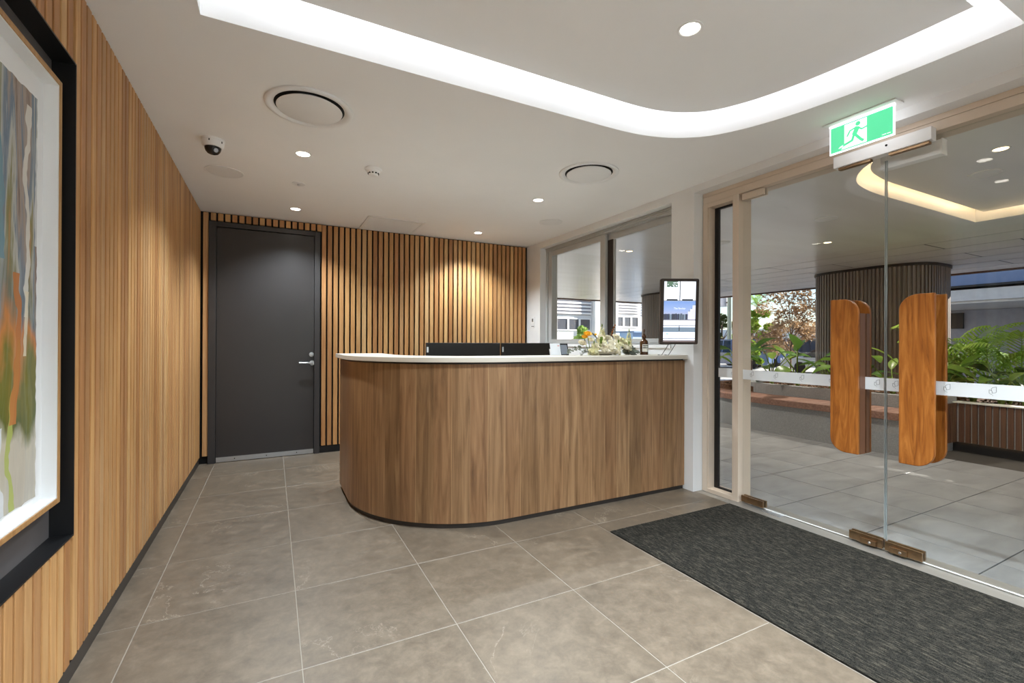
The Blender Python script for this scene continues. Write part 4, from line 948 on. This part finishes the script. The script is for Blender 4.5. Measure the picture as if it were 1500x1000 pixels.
y = -.6; bm_ = B(0, .018, 0, .043, 0, .435).build('batten', M['batten']); bme = bm_.data; bpy.data.objects.remove(bm_)
while y < 2.31: inst(bme, 'batten', planter, (6.906-BASE[planter.name].x, y-BASE[planter.name].y, .098-ZT)); y += .0562
y = 2.30
x = 6.52
while x < 6.88: inst(bme, 'batten', planter, (x-BASE[planter.name].x, 2.340-BASE[planter.name].y, .098-ZT), (0, 0, -PI/2)); x += .0562
# soil: ground of chips
soil = MB(); soil.box(6.60, 9.6, 2.4, 5.6, .30, .535).box(7.03, 9.6, -2.6, 2.4, .30, .50)
random.seed(21)
for i in range(2600):
    x = random.uniform(6.64, 8.2); y = random.uniform(-.5, 5.3)
    if x < 7.07 and y < 2.5: continue
    z = (.535 if y > 2.4 else .50); a = random.uniform(0, PI); e = Vector((math.cos(a), math.sin(a), random.uniform(-.4, .4))).normalized(); f = Vector((-e.y, e.x, 0)).normalized(); g2 = e.cross(f)
    soil.obox((x, y, z), e, f, g2, (-random.uniform(.01, .03), .02), (-.008, .008), (-.004, .012))
tag(soil.build('mulch_bed', M['mulch']), 'brown bark mulch filling the garden planter', 'mulch', kind='stuff')

# ---- plants
def paddle_leaf(L, wd, droop, cup=.25, n=7, notch=0):
    vs_ = []; fs_ = []
    for i in range(n+1):
        q = i/n; w = wd*.5*math.sin(PI*min(1, (q*.93+.05)))**.75*(1-.25*q); ang = droop*q; 
        x = L*(math.sin(ang)/droop if droop > .01 else q); z = -L*((1-math.cos(ang))/droop if droop > .01 else 0)
        for j in (-1, -.5, 0, .5, 1): vs_.append((x, w*j, z+abs(j)*cup*w))
    for i in range(n):
        for j in range(4): a = i*5+j; fs_.append((a, a+5, a+6, a+1))
    return MB().add(vs_, fs_)
leaf_meshes = []
for L, wd, dr in ((.42, .20, .9), (.36, .19, .6), (.48, .17, 1.2), (.30, .17, .5), (.40, .22, 1.5)):
    o = paddle_leaf(L, wd, dr).build('leaf', M['leaf'], smooth=80); leaf_meshes.append(o.data); bpy.data.objects.remove(o)
def broad_plant(x, y, z, h, n, label, spread=.5, seed=0, az=None):
    random.seed(seed); t = thing('broad_leaf_plant', (x, y, z), label, 'plant', 'broad-leaved plants in the planter')
    for i in range(n):
        a = (2*PI*i/n+random.uniform(-.5, .5)) if az is None else az[i % len(az)]+random.uniform(-.2, .2)
        hh_ = h*random.uniform(.45, 1); r = spread*random.uniform(.25, .8)*h; tip = Vector((x+math.cos(a)*r, y+math.sin(a)*r, z+hh_))
        sgm = MB().tube([(x, y, z-.02), (x+math.cos(a)*r*.3, y+math.sin(a)*r*.3, z+hh_*.6), tip], [.011, .009, .006], 6).build('leaf_stalk', M['stem'], t, smooth=60)
        o = inst(random.choice(leaf_meshes), 'leaf', t, tip-Vector((x, y, z)), (random.uniform(-.5, .5), random.uniform(-1.0, .1), a+random.uniform(-.4, .4)), [random.uniform(.75, 1.15)*min(1.1, h/.62)]*3)
def frond_mesh(L, n, ll, droop):
    m = MB(); pts = []
    for i in range(n+1): q = i/n; pts.append(Vector((L*q*(1-.15*q), 0, L*1.0*q-droop*L*q*q)))
    m.tube(pts, [.007*(1-.8*i/n) for i in range(n+1)], 5)
    for i in range(2, n+1):
        q = i/n; le = ll*math.sin(PI*(.18+.72*q)); d = (pts[i]-pts[i-1]).normalized()
        for sg in (-1, 1):
            o = pts[i]; e = (Vector((d.x*.75, sg*.85, d.z*.4+.10))).normalized(); w = Vector((-e.y, e.x, 0)).normalized()*.011; tip = o+e*le+Vector((0, 0, -.28*le)); mid = o+e*le*.55+Vector((0, 0, .02))
            m.add([o-w*.5, o+w*.5, mid+w, mid-w, tip], [(0, 1, 2, 3), (3, 2, 4)])
    return m
fo = frond_mesh(.75, 16, .26, .55).build('frond', M['palmleaf']); fmesh1 = fo.data; bpy.data.objects.remove(fo)
fo = frond_mesh(1.0, 20, .30, .75).build('frond', M['palmleaf']); fmesh2 = fo.data; bpy.data.objects.remove(fo)
def palm_plant(x, y, z, n, sc_, label, seed=0):
    random.seed(seed); t = thing('palm_plant', (x, y, z), label, 'plant', 'feathery palms in the planter')
    MB().tube([(x, y, z-.03), (x, y, z+.25*sc_)], [.03, .018], 8).build('stem', M['stem'], t)
    for i in range(n):
        a = 2*PI*i/n+random.uniform(-.3, .3); inst(random.choice([fmesh1, fmesh2]), 'frond', t, (0, 0, .22*sc_), (0, random.uniform(-.45, .15), a), [sc_*random.uniform(.8, 1.1)]*3)
BPL = [
 (6.95, 4.55, .60, 7, 'broad-leaved plant seen just right of the entrance mullion'), (6.95, 4.15, .66, 8, 'tall broad-leaved plant with one upright round leaf above the bench'),
 (7.0, 3.70, .45, 8, 'low spreading plant above the middle of the bench'), (7.0, 3.35, .52, 8, 'broad-leaved plant left of the first timber pull'),
 (7.05, 3.0, .36, 7, 'small plant half hidden behind the first timber pull'), (7.05, 2.70, .50, 7, 'pale green plant seen between the two timber pulls'),
 (7.28, 2.56, .46, 9, 'broad-leaved plant just right of the second timber pull'), (7.25, 2.30, .34, 9, 'low plant with wide dark leaves behind the emblem band'),
 (7.32, 2.08, .42, 10, 'broad-leaved plant below the palm fronds at right'), (7.28, 1.88, .36, 9, 'low broad-leaved plant at the right picture edge'),
 (7.62, 2.72, .44, 9, 'taller second-row plant beside the second timber pull'), (7.65, 2.42, .42, 10, 'taller plant in the middle of the second row at right'), (7.68, 2.12, .44, 10, 'taller plant in the second row near the right edge'),
 (6.95, 5.05, .62, 7, 'dark broad-leaved plant seen through the narrow sidelight')]
for i, (x, y, h, n, lb) in enumerate(BPL): broad_plant(x, y, .535 if y > 2.4 else .50, h, n, lb, .75, 100+i)
palm_plant(8.0, 2.72, .535, 12, 1.12, 'feathery palm right of the pulls with raised fronds', 5); palm_plant(8.05, 2.42, .535, 12, 1.0, 'bright feathery palm in the middle of the right planter', 8)
palm_plant(8.0, 2.10, .50, 12, 1.0, 'feathery palm cut by the right picture edge', 12)
t = None
hg = thing('sun_block_hedge', (7.7, .2, .50), 'unseen hedge added past the right picture edge to block low sun', 'hedge'); random.seed(77); fol = MB(); stm = MB()  # out-of-view hedge, added to keep low sun streaks off the paving
for i in range(26):
    c0 = Vector((random.uniform(7.25, 8.1), random.uniform(-2.2, 1.45), random.uniform(.62, 1.15)))
    for j in range(60):
        d = Vector((random.gauss(0, .16), random.gauss(0, .16), random.gauss(0, .12))); e = Vector((random.gauss(0, 1), random.gauss(0, 1), random.gauss(0, .5))).normalized(); f = e.orthogonal().normalized()*.04; p_ = c0+d; fol.add([p_-e*.08, p_+f, p_+e*.09, p_-f], [(0, 1, 2, 3)])
    stm.tube([(c0.x, c0.y, .49), tuple(c0)], .008, 5)
stm.build('stems', M['stem'], hg); tag(fol.build('foliage', M['leaf'], hg), kind='stuff')
# ================================================================== OUTSIDE: street and buildings
struct(B(13.2, 160, -60, 130, -.6, -.35).build('ground', M['asphalt']), 'street asphalt beyond the canopy')
struct(B(3.3, 13.2, 13.2, 130, -.6, -.34).build('ground_beyond', M['asphalt']), 'asphalt beyond the terrace end')
# white building seen through the sliding window
wbld = thing('white_office_building', (18, 22.5, -.35), 'white office building with louvres seen through the sliding window', 'building')
B(4, 17.35, 22, 26, -.35, 9).build('wall', M['bldgwhite2'], wbld); B(16.66, 17.30, 21.6, 21.999, -.35, 9).build('pillar', M['bldgwhite'], wbld)
B(17.35, 25, 22, 26, -.35, 9).build('wall', M['bldgwhite2'], wbld); B(17.5, 18.35, 21.6, 21.999, -.35, 9).build('pillar', M['bldgwhite'], wbld)
for a0, a1, zz0, zz1, wz0, wz1, nw in ((10.6, 13.9, 2.80, 3.80, 1.90, 2.62, 4), (14.2, 16.6, 2.80, 3.80, 1.90, 2.62, 3), (18.5, 20.3, 2.98, 3.82, 2.16, 2.84, 3), (20.9, 23.5, 2.98, 3.82, 2.16, 2.84, 3)):
    B(a0, a1, 21.97, 21.999, zz0, zz1).build('louvre_recess', M['bldggrey'], wbld)
    for i in range(5): B(a0, a1, 21.86, 21.965, zz0+(zz1-zz0)*(i+.25)/5, zz0+(zz1-zz0)*(i+.75)/5).build('louvre', M['bldgwhite'], wbld)
    for i in range(nw):
        q = (a1-a0)/nw; f_w = MB().box(a0+q*i, a0+q*i+.06, 21.93, 21.998, wz0, wz1).box(a0+q*(i+1)-.06, a0+q*(i+1), 21.93, 21.998, wz0, wz1).box(a0+q*i+.06, a0+q*(i+1)-.06, 21.93, 21.998, wz1-.06, wz1).box(a0+q*i+.06, a0+q*(i+1)-.06, 21.93, 21.998, wz0, wz0+.06).build('window_frame', M['bldgwhite'], wbld)
        B(a0+q*i+.06, a0+q*(i+1)-.06, 21.96, 21.997, wz0+.06, wz1-.06).build('pane', M['winglass'], f_w)
B(17.33, 17.49, 21.90, 21.999, 1.9, 3.5).build('blue_panel', plain('blue_sign_panel', (66, 112, 176), .5), wbld)
for i in range(3): B(8, 17, 21.5, 21.6, 1.15+i*.18-.2, 1.24+i*.18-.2).build('rail', M['bldgwhite'], wbld)
t = thing('market_stall', (17.0, 17.6, -.35), 'small blue roofed kiosk with yellow side seen above the flowers', 'kiosk')
B(15.9, 16.5, 17.6, 18.6, -.35, 1.72).build('blue_side', plain('pale_blue_panel', (168, 202, 240), .6), t); B(16.5, 17.9, 17.7, 18.6, -.35, 1.48).build('yellow_side', plain('yellow_panel', (226, 190, 110), .6), t); B(15.8, 18.0, 17.4, 18.8, 1.72, 1.80).build('blue_roof', plain('blue_roof', (110, 140, 180), .5), t)
def leafball(m, c0, r, n, size, sq=1.0, rnd=random):
    for i in range(n):
        d = Vector((rnd.gauss(0, 1), rnd.gauss(0, 1), rnd.gauss(0, 1))).normalized()*r*rnd.random()**.45; d.z *= sq; p = c0+d
        e = Vector((rnd.gauss(0, 1), rnd.gauss(0, 1), rnd.gauss(0, 1))).normalized(); f = e.orthogonal().normalized()*size*rnd.uniform(.4, .8); e = e*size*rnd.uniform(.7, 1.3)
        m.add([p-e, p+f, p+e, p-f], [(0, 1, 2, 3)])
def tree(name, x, y, z, h, crown, leafm, label, cat='tree', group=None, size=.12, n=260, seed=1, trunk=.15, spread=1.0, base_h=.4):
    random.seed(seed); t = thing(name, (x, y, z), label, cat, group)
    tr = MB().tube([(x, y, z), (x+.05*h*.1, y, z+h*.35), (x, y+.1, z+h*.8)], [trunk, trunk*.7, trunk*.3], 8); fol = MB()
    for i in range(crown):
        a = random.uniform(0, 2*PI); q = random.uniform(base_h, 1.0); r = spread*h*.5*math.sin(PI*min(.95, .25+.7*(1-abs(q-.65)/.65)*.5))*random.uniform(.2, 1)
        c0 = Vector((x+math.cos(a)*r, y+math.sin(a)*r, z+h*q)); tr.tube([(x, y, z+h*q*.55), Vector((x, y, z+h*q*.75)).lerp(c0, .5), c0], [trunk*.3, trunk*.18, trunk*.06], 5); leafball(fol, c0, h*.12*spread, n, size, .8)
    tr.build('trunk', M['bark'], t, smooth=60); tag(fol.build('foliage', leafm, t), kind='stuff'); return t
tree('bush', 15.0, 20.2, -.35, 2.6, 9, M['grass'], 'bright green bush seen through the left window pane', 'bush', None, .10, 130, 3, .06, 1.0, .3)
tree('brown_tree', 22, 13.45, -.35, 4.5, 36, M['treebrown'], 'sparse brown-leaved tree left of the fluted column', 'tree', 'street trees', .08, 140, 4, .05, .88, .28)
tree('green_tree', 35, 24.6, -.35, 4.5, 16, M['treegreen'], 'bright green tree left of the brown tree', 'tree', 'street trees', .16, 240, 6, .15, .75, .3)
tree('olive_tree', 36, 28.2, -.35, 4.0, 16, M['treedark'], 'olive green tree seen through the sidelight', 'tree', 'street trees', .15, 240, 9, .15, 1.0, .3)
tree('street_shrub', 24, 16.9, -.35, 2.6, 10, M['treegreen'], 'bright green shrub beside the entrance mullion', 'bush', None, .12, 170, 15, .06, .6, .2)
random.seed(31); t = thing('palm_tree', (40, 27.6, -.35), 'thin palm tree standing over the green tree', 'tree', 'street trees')
MB().tube([(40, 27.6, -.35), (40.05, 27.65, 2.5), (40, 27.6, 4.6)], [.14, .11, .09], 8).build('trunk', M['bark'], t)
for i in range(13): inst(fmesh2, 'frond', t, (0, 0, 4.9), (0, random.uniform(-.7, .5), 2*PI*i/13), [1.9]*3)
t = thing('power_pole', (30, 22.9, -.35), 'timber power pole with grey transformer', 'pole')
MB().tube([(30, 22.9, -.35), (30, 22.9, 8)], [.16, .13], 10).build('post', plain('weathered_pole', (120, 128, 118), .9), t)
MB().lathe([(.0001, 0), (.28, 0), (.30, .06), (.30, .62), (.27, .72), (.0001, .74)], (30.05, 23.45, 3.95), 20).build('transformer', M['bldggrey'], t, smooth=40)
for j in range(3): MB().lathe([(.05, 0), (.07, .05), (.04, .1), (.06, .15), (.03, .22), (.0001, .23)], (29.9, 23.25+j*.2, 4.69), 10).build('insulator', M['bldgcream'], t)
MB().box(29.95, 30.05, 22.3, 24.0, 4.85, 4.95).box(29.98, 30.10, 22.9, 23.3, 4.2, 4.28).build('crossarm', M['bark'], t)
# row of shops
t = thing('shop_row', (46, 31, -.35), 'low row of shops with white awning fascia across the street', 'building')
B(45.6, 52, 14, 48, -.35, 1.62).build('shop_wall', M['shopglass'], t); B(44.2, 52, 14, 48, 1.62, 2.70).build('fascia', M['bldgwhite'], t)
y = 14.6; i = 0
while y < 47:
    B(45.3, 45.59, y, y+.28, -.35, 1.62).build('post', M['brick'], t); p_ = B(45.50, 45.598, y+.5, y+1.9, .2, 1.45).build('shop_window', M['winglass'], t)
    MB().box(45.44, 45.5, y+1.15, y+1.22, .2, 1.45).box(45.44, 45.5, y+.5, y+1.9, 1.40, 1.45).build('window_bar', M['bldgwhite'], p_); y += 2.3; i += 1
# neighbour building on the right
t = thing('neighbour_building', (18.5, 5, -.35), 'low building with blue-grey parapet and cream fascia at right', 'building')
B(18.0, 26, -14, 9.5, 2.93, 3.30).build('parapet', M['bldgblue'], t); B(17.9, 26, -14, 9.5, 2.86, 2.92).build('gutter', M['blackp'], t); B(18.0, 26, -14, 9.5, 2.47, 2.80).build('fascia', M['bldgcream'], t)
B(18.1, 26, -14, 9.5, 2.40, 2.465).build('soffit', M['bldgcream'], t); B(21.5, 26, -14, 9.3, -.35, 2.39).build('wall', M['bldggrey'], t); B(21.42, 21.499, 7.05, 7.75, 1.75, 2.30).build('window', M['blackp'], t); B(20.2, 20.5, 3.2, 3.6, -.35, 2.39).build('post', M['brick'], t)
# cars
def car(x, y, rot, mat, label, suv=False):
    t = thing('parked_car', (x, y, -.35), label, 'car', 'cars parked on the street'); z = -.35
    L_, Wd = 4.5, 1.8; hb = .98 if suv else .82; ht = 1.75 if suv else 1.42
    body = rounded([(-L_/2, .28), (L_/2, .28), (L_/2, hb*.86), (L_/2-.9, hb), (-L_/2+.15, hb), (-L_/2, hb*.9)], [.12, .12, .18, .1, .12, .1], 4)
    cab = [(-L_/2+.2 if suv else -L_/2+.55, hb-.02), (L_/2-1.0, hb-.02), (L_/2-1.75, ht), (-L_/2+.45 if suv else -L_/2+1.15, ht)]
    R_ = Matrix.Rotation(rot, 3, 'Z')
    def put(m, name, mt, par=None, sm=None):
        m.v = [tuple(R_ @ Vector(v)+Vector((x, y, z))) for v in m.v]; return m.build(name, mt, par or t, smooth=sm)
    put(MB().prism(body, 'y', -Wd/2, Wd/2), 'body', mat, sm=30)
    n = len(cab); cb = MB().add([(p[0], -Wd/2+(.06 if i < 2 else .22), p[1]) for i, p in enumerate(cab)]+[(p[0], Wd/2-(.06 if i < 2 else .22), p[1]) for i, p in enumerate(cab)], [(0, 1, 2, 3), (7, 6, 5, 4)]+[(i, n+i, n+(i+1) % n, (i+1) % n) for i in range(n)]); put(cb, 'cabin_glass', M['glassdark'])
    put(MB().box(cab[3][0]-.05, cab[2][0]+.05, -Wd/2+.2, Wd/2-.2, ht-.02, ht+.05), 'roof', mat)
    for sgn in (-1, 1):
        pm2 = MB()
        for px in (cab[0][0]+.1, -.2, .35): pm2.tube([(px, sgn*(Wd/2-.05), hb-.02), (px*.8, sgn*(Wd/2-.20), ht)], .035, 5)
        put(pm2, 'window_pillar', mat)
        for wx in (-1.35, 1.35): put(MB().lathe([(.0001, -.11), (.2, -.11), (.32, -.09), (.32, .09), (.2, .11), (.0001, .11)], (wx, sgn*(Wd/2-.1), .32), 20, 'y'), 'wheel', M['rubber'], sm=40)
        put(MB().box(L_/2-.04, L_/2+.01, sgn*.75-.16, sgn*.75+.16, .62, .76), 'headlamp', M['silver'])
car(29.5, 20.5, 1.9, M['carblue'], 'blue-grey four-wheel drive parked beyond the tall plant', True)
car(26.4, 14.0, 2.05, M['carwhite'], 'silver car parked behind the planter leaves')
car(33.0, 19.3, 2.4, M['cardark'], 'dark car parked below the brown tree', True)
car(26.0, 19.7, 2.0, M['carblue'], 'blue-grey car seen through the narrow sidelight', True)
